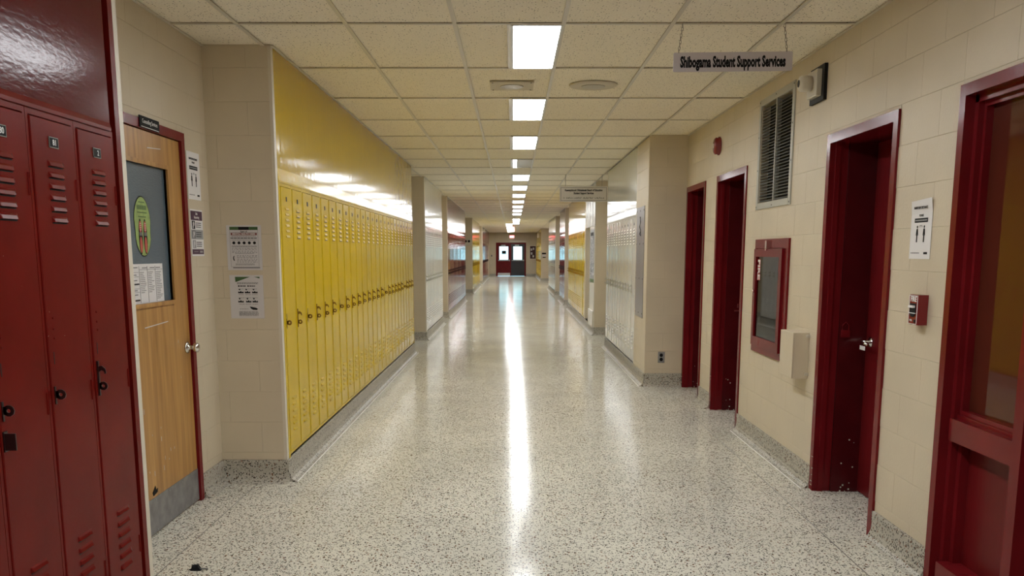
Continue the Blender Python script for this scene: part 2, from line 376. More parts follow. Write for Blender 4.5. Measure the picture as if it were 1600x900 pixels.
for i, y in enumerate(rows):
    k = i-6; y2 = y+RP
    if y2 > Y1: break
    for j in range(7):
        a, b = gx[j], gx[j+1]
        if j == 0 and all(any(p <= t <= q for p, q in LB) for t in (y, y+.6, y2)): continue
        if j == 6 and all(any(p <= t <= q for p, q in RB) for t in (y, y+.6, y2)): continue
        cells = [(a, b)]
        if j == 3 and (k in LIT or k == 6): cells = [(a, -.0214)]
        if j == 3 and k in FARL: cells = [(-.0214, b)]
        for ca, cb in cells:
            if k < 14: tile(ca, cb, y, y2, random.uniform(0, .0025))
            else: far.box(ca+.007, cb-.007, y+.007, y2-.007, CZ+.004, CZ+.016)
far.build('ceiling_panel', 'tile', ceil, kind='stuff')
g = MB()
for x in gx[1:-1]: g.box(x-.012, x+.012, Y0, Y1, CZ-.001, CZ+.004)
g.build('main_runner', 'tbar', ceil)
g = MB()
for i, y in enumerate(rows):
    k = i-6
    if y > Y1: break
    g.box(-1.93, 1.93, y-.012, y+.012, CZ-.0005, CZ+.004)
    if k in LIT or k == 6 or k in FARL: g.box(-.0334, -.0094, y, y+RP, CZ-.0005, CZ+.004)
g.build('cross_tee', 'tbar', ceil)
g = MB()  # wall angle
for a, b in LB:
    g.box(XL, XL+.02, a, b, CZ-.001, CZ+.004)
for a, b in RB:
    g.box(XR-.02, XR, a, b, CZ-.001, CZ+.004)
g.box(XRR-.02, XRR, Y0, 10.06, CZ-.001, CZ+.004); g.box(XLR, XLR+.02, 3.54, 5.77, CZ-.001, CZ+.004)
g.build('wall_angle', 'tbar', ceil)

# ---- ceiling lights
def light(x0, k, label, group=None, on=True, n=1.0):
    y = R0+k*RP; w = .293; d = RP-.026
    t = thing('ceiling_light', label, 'ceiling light', (x0+w/2, y+RP/2, CZ), 0, group)
    f = MB(); W2, D2 = w/2, d/2; b = .013
    for x in (-W2, W2-b): f.box(x, x+b, -D2, D2, -.003, .05)
    for yy in (-D2, D2-b): f.box(-W2+b, W2-b, yy, yy+b, -.003, .05)
    f.build('frame', 'lampframe', t)
    MB().box(-W2+b, W2-b, -D2+b, D2-b, .05, .06).build('housing', 'lampframe', t)
    if on:
        MB().box(-W2+b, W2-b, -D2+b, D2-b, .004, .008).build('diffuser', 'lamp', t)
    else:
        MB().box(-W2+.065, W2-b, -D2+b, D2-b, .004, .008).build('diffuser', 'lampoff', t, label='unlit grey diffuser')
        MB().box(-W2+b, -W2+.06, -D2+b, D2-b, .004, .008).build('lit_slot', 'lamp', t, label='narrow lit strip along one edge')
    return t
ordn = ['first', 'second', 'third', 'fourth', 'fifth', 'sixth', 'seventh', 'eighth', 'ninth', 'tenth', 'eleventh', 'twelfth', 'thirteenth', 'fourteenth', 'fifteenth',
        'sixteenth', 'seventeenth', 'eighteenth', 'nineteenth', 'twentieth', 'twenty-first', 'twenty-second', 'twenty-third', 'twenty-fourth', 'twenty-fifth', 'twenty-sixth', 'twenty-seventh', 'twenty-eighth', 'twenty-ninth', 'thirtieth', 'thirty-first', 'thirty-second']
n = 0
for k in LIT:
    if k < 0:
        light(-.0094, k, 'lit ceiling light overhead out of frame, %s ahead of the back wall' % ordn[(k+6)//2], 'lit lights out of frame overhead'); continue
    lab = {0: 'large lit white panel light nearest the camera, first of the centre row', 2: 'lit white ceiling light just beyond the two round ceiling speakers',
           4: 'lit white ceiling light just before the unlit fixture'}.get(k)
    if not lab: lab = 'lit ceiling light, %s beyond the unlit fixture in the centre row' % ordn[n]; n += 1
    light(-.0094, k, lab, 'lit lights of the centre row')
light(-.0094, 6, 'unlit grey ceiling light with one narrow bright edge', on=False)
for q, k in enumerate(FARL):
    light(-.326, k, 'lit light of the left-shifted row by the far doors, %s from its near end' % ordn[q], 'lit lights shifted left by the far doors')

# ---- end wall with double door
dh = 2.14
endw = MB()
for r in cut([(-1.93, 2.6, 0, CZ+.14)], (-1.09, .85, 0, dh)): endw.box(r[0], r[1], Y1, Y1+.2, r[2], r[3])
endw = endw.build('wall_back', 'block', kind='structure')
MB().box(-2.4, 2.8, Y0-.2, Y0, 0, CZ+.14).build('wall_front', 'block', kind='structure')

# ---- left side: solid banks & recess walls
wl = MB()
for a, b in LB:
    # wall behind the lockers and the ends
    wl.box(-2.4, XLR, a, b, 0, CZ+.14)
    wl.box(XLR, XL-.005, b-.04, b, 0, CZ+.14) if b < Y1 else None
    wl.box(XLR, XL-.005, a, a+.04, 0, CZ+.14) if a > Y0 else None
wl.box(-2.4, XLR, 13.5, 15.43, 0, CZ+.14); wl.box(-2.4, XLR, 19.17, 20.72, 0, CZ+.14)
wl.box(-2.4, XLR, 28.45, 33.45, 0, CZ+.14); wl.box(-2.4, XLR, 40.75, 43.6, 0, CZ+.14)
LD = (4.37, 5.365, 0, 2.195)
for r in cut([(3.54, 5.77, 0, CZ+.14)], LD): wl.box(-2.4, XLR, r[0], r[1], r[2], r[3])
wall_left = wl.build('wall_left', 'mortar', kind='structure')
ho = (-2.4, XLR)
blocks(wall_left, 3.54, 5.77, BASE, CZ, [LD], 0.11, XF(LEFTW, (XLR, 0, 0)))
for yy in (5.77, 15.43, 20.72, 33.45, 43.6):
    blocks(wall_left, XLR, XL-.012 if yy != 43.6 else XL, BASE, CZ, [], 0.07, XF(FACE, (0, yy, 0)))
for yy in (5.77, 15.43, 20.72, 33.45, 43.6, 3.50):   # painted rounded corner edges
    MB().box(XL-.018, XL+.002, yy-.004 if yy != 3.5 else yy, yy+.045, BASE, CZ).build('corner_edge', 'trimcream', wall_left)

# ---- right side
wr = MB()
HOSE = (-7.06, -6.32, .80, 1.56); VENT = (-7.13, -6.35, 1.89, 2.62)
DOORS = [(-10.04, -9.09), (-8.58, -7.50), (-5.60, -4.59), (-3.97, -2.25)]
holes = [(a, b, 0, 2.215) for a, b in DOORS]
for r in cut(cut(cut(cut(cut(cut([(-10.06, -Y0, 0, CZ+.14)], holes[0]), holes[1]), holes[2]), holes[3]), HOSE), VENT):
    wr.box(XRR, 2.42, -r[1], -r[0], r[2], r[3])
wr.box(2.42, 2.6, Y0, 10.06, 0, CZ+.14)      # rooms are closed behind the doors
for a, b in RB:
    wr.box(XRR, 2.6, a, b, 0, CZ+.14)
    wr.box(XR+.005, XRR, b-.04, b, 0, CZ+.14) if b < Y1 else None
    wr.box(XR+.005, XRR, a, a+.04, 0, CZ+.14)
for a, b in ((14.4, 16.4), (24.25, 26.0), (28.85, 31.8), (37.75, 48.0)): wr.box(XRR, 2.6, a, b, 0, CZ+.14)
wall_right = wr.build('wall_right', 'mortar', kind='structure')
blocks(wall_right, -10.06, -3.2, BASE, CZ, holes+[HOSE, VENT], 0.2, XF(RIGHTW, (XRR, 0, 0)))
for yy in (10.06, 16.4, 26.0, 31.8, 48.0):
    blocks(wall_right, XR if yy in (10.06,16.4,48.0) else XR+.012, XRR, BASE if yy != 16.4 else BASE, CZ, [], 0.2, XF(FACE, (0, yy, 0)))
blocks(wall_right, -10.98, -10.06, BASE, CZ, [], 0.0, XF(RIGHTW, (XR, 0, 0)))
MB().box(XR, XRR, 10.1, 10.98, 0, CZ+.14).build('pier', 'mortar', wall_right)
for yy in (10.98, 26.0, 31.8):
    MB().box(XR-.002, XR+.018, yy-.004, yy+.035, BASE, CZ).build('corner_edge', 'trimcream', wall_right)
# far flush wall stretches with nothing on them
MB().box(XL-.3, XL, 43.62, 44.8, 0, CZ+.1).build('pier', 'mortar', wall_left)
MB().box(XL-.3, XL, 57.05, Y1, 0, CZ+.1).build('pier', 'mortar', wall_left)

# ---- terrazzo cove base
prof = [(.002, 0), (.002, BASE), (-.012, BASE), (-.014, BASE-.012), (-.012, .075), (-.016, .045), (-.026, .022), (-.042, .008), (-.06, .0015), (-.06, 0)]
nb = [0]
def cove(rz, loc, u0, u1, name='baseboard_left', strip=False):
    o = MB().prism(prof, 'x', u0, u1).build(name, 'cove', kind='structure', loc=loc, rot=(0, 0, rz))
    if strip: MB().box(u0, u1, -.067, -.0595, 0, .0022).build('divider_strip', 'zinc', o)
    return o
for a, b in LB: cove(LEFTW, (XL, 0, 0), a, b, 'baseboard_left', a > 4)
cove(LEFTW, (XLR, 0, 0), LD[1], 5.77); cove(LEFTW, (XLR, 0, 0), 3.54, LD[0])
for a, b in ((13.5, 15.43), (19.17, 20.72), (28.45, 33.45), (40.75, 43.6)): cove(LEFTW, (XLR, 0, 0), a, b)
for yy in (5.77, 15.43, 20.72, 33.45, 43.6): cove(FACE, (0, yy, 0), XLR, XL+.012)
for a, b in RB: cove(RIGHTW, (XR, 0, 0), -b, -a, 'baseboard_right', a != 16.4)
for a, b in ((10.04, 10.06), (8.58, 9.09), (5.60, 7.50), (3.97, 4.59)): cove(RIGHTW, (XRR, 0, 0), -b, -a, 'baseboard_right', b == 7.50)
for a, b in ((14.4, 16.4), (24.25, 26.0), (28.85, 31.8), (37.75, 48.0)): cove(RIGHTW, (XRR, 0, 0), -b, -a, 'baseboard_right')
for yy in (10.06, 16.4, 26.0, 31.8, 48.0): cove(FACE, (0, yy, 0), XR-.012, XRR, 'baseboard_right')
cove(FACE, (0, Y1, 0), -1.5, -1.09, 'baseboard_back'); cove(FACE, (0, Y1, 0), .85, 1.5, 'baseboard_back')

# ================================================================== LOCKERS
PW = .3048
LB0, LT = .165, LH        # bottom / top
def louver(w, cx, cz):
    m = MB(); h = .0095; d = .008; e = .009
    return m.add([(cx-w/2, 0, cz+h), (cx+w/2, 0, cz+h), (cx-w/2+e, -d*.55, cz+h*.35), (cx+w/2-e, -d*.55, cz+h*.35),
                  (cx-w/2+e*.7, -d, cz-h*.8), (cx+w/2-e*.7, -d, cz-h*.8), (cx-w/2, 0, cz-h), (cx+w/2, 0, cz-h), (cx-w/2+e*.7, -d*.5, cz-h*.75), (cx+w/2-e*.7, -d*.5, cz-h*.75)],
                 [(0,1,3,2),(2,3,5,4),(0,2,4,6),(1,7,5,3),(4,5,9,8),(6,4,8),(7,9,5),(6,8,9,7)])
def make_locker(c, handle, plate_txt=None, detail=1, tilt=0.0):
    """c: (paint, latch material). origin: bottom left corner of the front plane"""
    t = obj('locker', None)
    paint, lat = c
    fr = MB()
    fr.box(.0012, .016, -.0, .03, LB0, LT); fr.box(PW-.016, PW-.0012, -.0, .03, LB0, LT)
    fr.box(.016, PW-.016, 0, .03, LT-.02, LT); fr.box(.016, PW-.016, 0, .03, LB0, LB0+.02)
    fr.box(0, PW, .03, .28, LB0, LT)
    fr.build('frame', paint, t)
    dx0, dx1, dz0, dz1 = .019, PW-.019, LB0+.023, LT-.023
    d = MB().frust(dx0, dx1, dz0, dz1, .012, -.004, .003)
    door = d.mesh('door', paint)
    if tilt:
        door.transform(Matrix.Translation((dx0, 0, 0)) @ Matrix.Rotation(tilt, 4, 'Z') @ Matrix.Translation((-dx0, 0, 0)))
    door = obj('door', door, t)
    lz = [1.795-i*.0357 for i in range(6)]+[.535-i*.043 for i in range(6)]
    if detail == 2:
        for z in lz: louver(.098, PW/2+.004, z).build('louver', paint, door, loc=(0, -.004, 0))
        bs = MB()
        for z in (1.30, 1.265, 1.235): bs.lathe((.058, z), [(0, .004), (-.003, .003), (-.004, .0008)], 'y', 8)
        bs.build('rivets', paint, door, kind='stuff', loc=(0, -.004, 0))
        MB().box(.046, .05, -.0046, 0, 1.15, 1.19).build('latch_slot', 'ink', door)
    else:
        m = MB()
        for z in lz:
            l = louver(.098, PW/2+.004, z); m.add(l.v, l.f)
        m.build('louvers', {'yellow': 'yellowlouver', 'white': 'whitelouver'}.get(paint, paint), door, kind='stuff', loc=(0, -.004, 0))
    so = MB()
    for z in lz: so.box(PW/2-.043, PW/2+.051, -.0048, -.002, z-.0135, z-.0085)  # black strips on the solid door paint in the shaded slits under the louvres
    if detail: so.build('louver_slit_shade', 'ink', door, kind='stuff')
    if detail == 1: MB().box(.041, .052, -.0048, -.002, 1.01, 1.11).build('latch_slot', 'ink', door)
    # number plate
    dark = 'ink' if paint != 'redlocker' else 'ink'
    pl = MB().box(PW/2-.027, PW/2+.027, -.0065, -.003, 1.848, 1.877) if detail == 2 else MB().box(PW/2-.012, PW/2+.012, -.0065, -.003, 1.842, 1.872)
    pl = pl.build('number_plate', dark, door)
    if plate_txt:
        bd = MB()
        for bx in ((-.029, .029, 1.877, 1.8795), (-.029, .029, 1.8455, 1.848), (-.029, -.027, 1.8455, 1.8795), (.027, .029, 1.8455, 1.8795)):
            bd.box(PW/2+bx[0], PW/2+bx[1], -.0072, -.003, bx[2], bx[3])
        bd.build('plate_border', 'chain', door)
    if detail >= 1:
        hm = MB().cyl((PW-.0175, -.004), .0045, 'z', -.035, .035, 8).mesh('hinge', paint)
        for z in (1.72, 1.03, .36): obj('hinge', hm, door, loc=(0, 0, z))
    # handle, standing out from the door
    h = MB(); x0, x1 = .033, .038
    def ring(zc, r, hr, w0):
        n = 10; cx = w0-r+.004; vs = []
        for xx in (x0, x1):
            for i in range(n):
                a = 2*PI*i/n; vs.append((xx, cx+r*math.cos(a), zc+r*math.sin(a)))
            for i in range(n):
                a = 2*PI*i/n; vs.append((xx, cx+hr*math.cos(a), zc+hr*math.sin(a)))
        fs = []
        for i in range(n):
            j = (i+1) % n
            fs += [(i, j, n+j, n+i), (2*n+i, 3*n+i, 3*n+j, 2*n+j), (i, 2*n+i, 2*n+j, j), (n+i, n+j, 3*n+j, 3*n+i)]
        h.add(vs, fs); h.box(x0, x1, cx+hr, 0, zc-r*.7, zc+r*.7)
    if handle == 'ring':
        ring(1.052, .017, .006, -.010); h.box(.031, .040, -.007, 0, 1.02, 1.078)
    else:
        h.box(.031, .040, -.010, 0, 1.0, 1.125); ring(1.035, .016, .006, -.010)
        h.prism([(-.008, 1.105), (-.022, 1.108), (-.033, 1.098), (-.036, 1.082), (-.031, 1.078), (-.028, 1.088), (-.020, 1.092), (-.008, 1.085)], 'x', x0, x1)
    h.build('handle', lat, door, label='dark hasp handle' if lat == 'blackmetal' else None)
    return t
def copy_tree(o, parent=None):
    c = o.copy(); COL.objects.link(c); c.parent = parent
    for ch in KIDS.get(o.name, []): copy_tree(ch, c)
    return c
KIDS = {}
def index_kids(o):
    KIDS[o.name] = list(o.children)
    for ch in KIDS[o.name]: index_kids(ch)
DARK = 'blackmetal'
protos = {}
def proto(color, handle, var=0, detail=1):
    k = (color, handle, var, detail)
    if k not in protos:
        pm = {'red': ('redlocker', DARK), 'yellow': ('yellow', 'ylatch'), 'white': ('white', 'wlatch'), 'farred': ('redfar', DARK)}[color]
        t = make_locker(pm, handle, None, detail, tilt=(0, -.004, .005, -.009)[var]); index_kids(t); protos[k] = [t, False]
    return protos[k]
def place_bank(color, side, a, n, word, group, x, rings=(), detail=1):
    r = random.Random(int(a*10))
    for i in range(n):
        hd = 'ring' if i in rings else 'bar'
        p = proto(color, hd, r.choice((0, 0, 1, 2, 3)), detail)
        if not p[1]: t = p[0]; p[1] = True
        else: t = copy_tree(p[0])
        if side == 'L': t.location = (x, a+i*PW, 0); t.rotation_euler = (0, 0, LEFTW)
        else: t.location = (x, a+(i+1)*PW, 0); t.rotation_euler = (0, 0, RIGHTW)
        t['category'] = 'locker'; t['group'] = group
        t['label'] = word % ordn[i]
bpy.context.view_layer.update()
# near maroon bank with individual louvres: three seen, two more beside the camera
for i, (num, hd, lab) in enumerate((('83', 'bar', 'maroon metal locker beside the camera, left out of frame'),
        ('80', 'ring', 'maroon locker cut by the left edge of the photo, two dark latches'),
        ('81', 'ring', 'maroon locker with number plate 81 and a single dark ring latch'),
        (' 2', 'bar', 'maroon end locker with number plate 2 and a long double-hook latch'))):
    y = 3.445-(4-i)*PW
    t = make_locker(('redlocker', DARK), hd, num, 2); t.location = (XL, y, 0); t.rotation_euler = (0, 0, LEFTW)
    t['category'] = 'locker'; t['label'] = lab; t['group'] = 'near maroon lockers'
    door = [c for c in t.children if c.name.startswith('door')][0]
    if num == '80': MB().box(.026, .032, -.040, -.004, .935, .985).box(.024, .045, -.008, -.003, .93, .99).build('latch_plate', DARK, door)
    text('plate_number', num, .026, 'paper', door, PW/2+.004, -.0072, 1.862, bold=.0004)
place_bank('yellow', 'L', 5.85, 25, 'yellow metal locker, %s from the near end of the left yellow bank', 'near left yellow lockers', XL, rings=(0, 2, 6, 15, 21))
place_bank('white', 'L', 15.47, 12, 'cream white locker, %s from the near end of the left white bank', 'left white lockers', XL)
place_bank('farred', 'L', 20.76, 25, 'maroon locker, %s from the near end of the far left maroon bank', 'far left maroon lockers', XL, detail=0)
place_bank('yellow', 'L', 33.52, 23, 'small far yellow locker, %s from the near end of the distant left bank', 'distant left yellow lockers', XL, detail=0)
place_bank('farred', 'L', 44.84, 32, 'tiny maroon locker, %s from the near end of the last left bank', 'last left maroon lockers', XL, detail=0)
place_bank('white', 'R', 11.0, 11, 'cream white locker, %s from the near end of the right white bank', 'right white lockers', XR)
place_bank('yellow', 'R', 18.72, 18, 'yellow locker, %s from the near end of the right yellow bank', 'right yellow lockers', XR, detail=0)
place_bank('farred', 'R', 26.04, 9, 'maroon locker, %s from the near end of the short right maroon bank', 'right maroon lockers', XR, detail=0)
place_bank('white', 'R', 31.85, 19, 'far cream locker, %s from the near end of the distant right white bank', 'distant right white lockers', XR, detail=0)
place_bank('yellow', 'R', 48.05, 31, 'tiny yellow locker, %s from the near end of the last right bank', 'last right yellow lockers', XR, detail=0)

# bulkhead panels above the lockers + end fillers: parts of the wall
def bulkhead(side, a, b, m, ledge, lh=.088):
    w = wall_left if side == 'L' else wall_right
    s = 1 if side == 'L' else -1; x = XL if side == 'L' else XR
    def bx(x0, x1): return (min(x+s*x0, x+s*x1), max(x+s*x0, x+s*x1))
    mb = MB(); q = bx(-.25, .001); mb.box(*q, a, b, LT+lh-.003, CZ+.1)
    mb.build('bulkhead_panel', m, w)
    mb = MB()
    mb.add([(x-s*.2, a, LT), (x+s*.006, a, LT), (x+s*.006, a, LT+.012), (x+s*.001, a, LT+lh), (x-s*.2, a, LT+lh),
            (x-s*.2, b, LT), (x+s*.006, b, LT), (x+s*.006, b, LT+.012), (x+s*.001, b, LT+lh), (x-s*.2, b, LT+lh)],
           [(0,1,2,3,4), (9,8,7,6,5), (0,5,6,1), (1,6,7,2), (2,7,8,3), (3,8,9,4), (4,9,5,0)])
    mb.build('top_trim', ledge, w)
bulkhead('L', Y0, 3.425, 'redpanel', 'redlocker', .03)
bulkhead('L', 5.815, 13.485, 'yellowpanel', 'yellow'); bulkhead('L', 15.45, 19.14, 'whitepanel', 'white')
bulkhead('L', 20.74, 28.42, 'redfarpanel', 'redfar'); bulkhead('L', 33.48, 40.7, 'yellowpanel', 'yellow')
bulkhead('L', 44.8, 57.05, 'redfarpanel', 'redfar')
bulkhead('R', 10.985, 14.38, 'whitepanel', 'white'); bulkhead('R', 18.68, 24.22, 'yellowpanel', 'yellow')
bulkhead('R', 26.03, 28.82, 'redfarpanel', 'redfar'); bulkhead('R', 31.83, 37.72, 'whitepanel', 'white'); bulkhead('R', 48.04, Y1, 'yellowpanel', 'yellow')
# filler stiles at locker bank ends (full height), and the strip under the lockers
def filler(side, a, b, m, z0=BASE, z1=CZ, out=.004):
    s = 1 if side == 'L' else -1; x = XL if side == 'L' else XR; w = wall_left if side == 'L' else wall_right
    q = sorted((x-s*.2, x+s*out)); MB().box(*q, a, b, z0, z1).build('end_stile', m, w)
filler('L', 3.462, 3.50, 'redlocker', 0.02, CZ, .006); filler('L', 5.815, 5.85, 'yellow', BASE, LT); filler('L', 13.47, 13.49, 'yellow', BASE, LT)
filler('L', 19.128, 19.145, 'white', BASE, LT); filler('L', 15.452, 15.47, 'white', BASE, LT); filler('R', 10.985, 11.0, 'white', BASE, LT); filler('R', 14.353, 14.38, 'white', BASE, LT)
filler('R', 18.66, 18.72, 'trimcream', BASE, CZ)
q = MB().box(XL-.2, XL-.001, Y0, 3.5, .02, LB0).build('kick_strip', 'redlocker', wall_left)
MB().box(XL-.02, XL+.003, Y0, 3.445-4*PW, LB0, LT).build('locker_front', 'redlocker', wall_left)

# ================================================================== LEFT WALL: wooden door
d1 = obj('door_1', None, kind='structure', loc=(XLR, 4.37, 0), rot=(0, 0, LEFTW))
w = LD[1]-LD[0]; hd = LD[3]
fr = MB()
def frame_profile(mb, w, h, fw, depth, out=.012):
    for x0, x1 in ((0, fw), (w-fw, w)): mb.box(x0, x1, -out, depth, 0, h)
    mb.box(fw, w-fw, -out, depth, h-fw, h)
    for x0, x1 in ((fw, fw+.012), (w-fw-.012, w-fw)): mb.box(x0, x1, .045, depth, 0, h-fw)
    mb.box(fw, w-fw, .045, depth, h-fw-.012, h-fw)
frame_profile(fr, w, hd, .05, .12); fr.build('door_frame', 'redtrim', d1)
gx0, gx1, gz0, gz1 = .16, .718, 1.245, 1.965
mb = MB()
for r in cut([(.054, w-.054, .008, hd-.054)], (gx0, gx1, gz0, gz1)): mb.box(r[0], r[1], .004, .044, r[2], r[3])
leaf = mb.build('door_leaf', 'wood', d1)
st = MB(); e = .022
for a in ((gx0-e, gx0, gz0-e, gz1+e), (gx1, gx1+e, gz0-e, gz1+e), (gx0, gx1, gz0-e, gz0), (gx0, gx1, gz1, gz1+e)): st.box(a[0], a[1], -.008, .02, a[2], a[3])
st.build('glass_stop', 'wood', leaf)
MB().box(gx0, gx1, .016, .024, gz0, gz1).build('glass', 'obscure', leaf)
MB().box(.07, w-.058, -.0, .003, .012, .205).build('kick_plate', 'kick', leaf)
s = MB()
for i in range(5):
    for z in (.025, .19): s.cyl((.10+i*.19, z), .005, 'y', -.002, .001, 8)
s.build('kick_plate_screws', 'steel', leaf)
k = MB().lathe((w-.115, .955), [(.004, .034), (-.004, .034), (-.008, .026), (-.012, .013), (-.034, .012), (-.04, .022), (-.05, .029), (-.062, .029), (-.07, .02), (-.073, .006)], 'y', 24)
k.build('door_knob', 'chrome', leaf, smooth=True)
MB().prism([(.26, .235), (.30, .265), (.31, .24), (.33, .245), (.325, .225), (.27, .215)], 'y', .002, .0045).build('chipped_edge', 'ink', leaf)
sc_ = MB()
for a, b, z in ((.3, .62, 1.115), (.48, .66, 2.055), ): sc_.prism([(a, z), (b, z+.012), (b, z+.016), (a, z+.005)], 'y', .0025, .0045)
for i in range(14):
    x, z = random.uniform(.2, .85), random.uniform(.3, 1.0); sc_.box(x, x+.004, .0028, .0045, z, z+random.uniform(.006, .03))
sc_.build('scratches', 'paperdim', leaf)
# sticker and sheet on the glass, sign on the frame, each its own thing
t = thing('floor_sticker', 'green oval sticker with two red-insoled shoes on the door glass', 'sticker', (XLR-.0155, 4.37+.385, 1.645), LEFTW)
def blob(sx, sz, pinch=0.0, n=28): return [(sx*math.cos(2*PI*i/n)*(1-pinch*math.exp(-((math.sin(2*PI*i/n)+.12)/.28)**2)), sz*math.sin(2*PI*i/n)) for i in range(n)]
MB().prism(blob(.113, .158, .12), 'y', -.0006, 0).build('outline', 'ink', t)
MB().prism(blob(.107, .152, .12), 'y', -.0012, -.0006).build('face', 'stgreen', t)
for i, (row, z) in enumerate(((.075, .125), (.12, .098), (.12, .072), (.10, .050))):
    mb = MB(); hh = (.006, .022, .006, .006)[i]
    dashes(mb, -row/2, row/2, z, hh, -.0019, .016 if i == 1 else .011, .25); mb.build('lettering', 'stgreend', t)
for sx in (-1, 1):
    cx = sx*.030-.004
    a = [(cx+.023*x, -.052+.092*z) for x, z in [(math.cos(q)*(1-.12*math.sin(q)), math.sin(q)) for q in [2*PI*i/20 for i in range(20)]]]
    MB().prism(a, 'y', -.0018, -.0012).build('shoe', 'ink', t)
    a = [(cx+.015*math.cos(q), -.095+.042*math.sin(q)) for q in [2*PI*i/16 for i in range(16)]]
    MB().prism(a, 'y', -.0024, -.0018).build('insole', 'stred', t)
    a = [(cx+.015*math.cos(q), -.002+.030*math.sin(q)) for q in [2*PI*i/16 for i in range(16)]]
    MB().prism(a, 'y', -.0024, -.0018).build('toe', 'stred', t)
    mb = MB()
    for j in range(4): mb.box(cx-.008, cx+.008, -.003, -.0024, -.02+j*.011, -.016+j*.011)
    mb.build('laces', 'paperdim', t)
    MB().box(cx-.018, cx+.018, -.003, -.0024, -.048, -.030).build('shoe_tongue', 'greyink', t)

t = thing('schedule_sheet', 'white sheet with a printed four-column table at the foot of the door glass', 'notice', (XLR-.0155, 4.37+.4, 1.345), LEFTW)
def paper(t, w, h, m='paper', th=.0012, name='sheet'): return MB().box(-w/2, w/2, -th, 0, -h/2, h/2).build(name, m, t)
pw, ph = .43, .212; paper(t, pw, ph)
mb = MB()
for x in (-.10, .005, .11): mb.box(x-.001, x+.001, -.002, -.0012, -ph/2+.01, ph/2-.012)
mb.box(-.10, pw/2-.004, -.002, -.0012, .075, .0765)
for z in (.062, .04, -.002, -.022, -.04, -.078): mb.box(-.205, -.108, -.002, -.0012, z, z+.0015)
for z in (.0, -.085): mb.box(-.205, -.108, -.002, -.0012, z, z+.006)
mb.box(-.2, -.19, -.002, -.0012, .012, .034); mb.box(-.2, -.19, -.002, -.0012, -.06, -.044); mb.build('table_rules', 'ink', t)
r = random.Random(3); mb = MB()
for x0 in (-.09, .015, .12):
    z = .062
    while z > (-.085 if x0 > .1 else -.05): dashes(mb, x0, x0+r.uniform(.04, .08), z, .0035, -.002, .012, .3, r); z -= .0095
for x, z in ((-.165, .05), (-.165, -.03), (-.16, .022), (-.16, -.052), (-.03, .085), (.07, .085), (.15, .085), (-.15, .088)): dashes(mb, x-.03, x+.03, z, .005, -.002, .015, .2, r)
mb.build('print', 'greyink', t)

t = thing('door_sign', 'small black sign reading Counselling Services on the maroon door frame', 'sign', (XLR+.0125, 4.853, 2.178), LEFTW)
MB().frust(-.128, .128, -.03, .03, 0, -.006, .002).build('plate', 'ink', t)
text('lettering', 'Counselling Services', .031, 'paper', t, 0, -.0064, .004, xs=.78)
MB().box(-.115, .115, -.0068, -.005, -.026, -.023).build('underline', 'paper', t)

def pict(mb, cx, z0, h, y=-.0022):
    """standing figure pictogram"""
    s = h/1.0
    mb.prism([(cx+.075*s*math.cos(2*PI*i/12), z0+.92*s+.08*s*math.sin(2*PI*i/12)) for i in range(12)], 'y', y, y+.0006)
    pts = [(-.06, .82), (.06, .82), (.1, .76), (.15, .42), (.11, .4), (.075, .6), (.07, .0), (.0, .0), (-.07, 0), (-.075, .6), (-.11, .4), (-.15, .42), (-.1, .76)]
    mb.prism([(cx+x*s, z0+z*s) for x, z in pts], 'y', y, y+.0006)
def distance_poster(loc, rz, label, lift=False):
    t = thing('distancing_poster', label, 'poster', loc, rz)
    w, h = .216, .28
    if not lift: paper(t, w, h)
    else:
        MB().add([(-w/2, -.001, -h/2), (w/2, -.001, -h/2), (w/2, -.001, h*.28), (-w/2, -.001, h*.24), (-w/2+.01, -.010, h/2-.01), (w/2, -.010, h/2),
                  (-w/2, 0, -h/2), (w/2, 0, -h/2), (w/2, 0, h*.28), (-w/2, 0, h*.24), (-w/2+.01, -.009, h/2-.01), (w/2, -.009, h/2)],
                 [(0,1,2,3), (3,2,5,4), (9,8,7,6), (10,11,8,9), (0,6,7,1), (1,7,8,2), (2,8,11,5), (5,11,10,4), (4,10,9,3), (3,9,6,0)]).build('sheet', 'paper', t)
    yy = -.0018 if not lift else -.0022
    text('heading', 'MAINTAIN DISTANCE', .017, 'ink', t, 0, yy if not lift else -.0075, .099 if not lift else .098, bold=.0003, xs=.85)
    text('heading', 'PLEASE', .014, 'ink', t, 0, yy, .078 if not lift else .062, bold=.0003)
    mb = MB().box(-.068, .068, yy, yy+.0006, .036, .058) if not lift else MB().box(-.068, .068, yy, yy+.0006, .030, .050)
    mb.build('banner', 'ink', t)
    mb = MB(); dashes(mb, -.06, .06, .047 if not lift else .040, .006, yy-.0006, .012, .2); mb.build('banner_text', 'midgrey', t)
    mb = MB(); pict(mb, -.036, -.062, .078, yy); pict(mb, .036, -.062, .078, yy); mb.build('figures', 'ink', t)
    mb = MB(); mb.box(-.022, .022, yy, yy+.0006, .009, .011); dashes(mb, -.014, .014, .016, .003, yy, .006); dashes(mb, -.09, .0, -.112, .004, yy, .014); mb.build('small_print', 'greyink', t, kind='stuff')
    MB().box(.045, .082, yy, yy+.0006, -.118, -.108).build('logo_block', 'ink', t)
distance_poster((XLR+.0045, 5.507, 1.965), LEFTW, 'white two-person distancing poster left of the recess corner, above the plum poster')
distance_poster((XRR-.0045, 4.27, 1.62), RIGHTW, 'white two-person distancing poster above the fire alarm pull station', True)
t = thing('hygiene_poster', 'poster with plum header and three picture rows beside the wooden door', 'poster', (XLR+.0045, 5.512, 1.628), LEFTW)
paper(t, .212, .278)
MB().box(-.098, .098, -.002, -.0012, .075, .13).build('header', 'plum', t); MB().box(-.098, .098, -.002, -.0012, -.128, -.098).build('footer', 'plum', t)
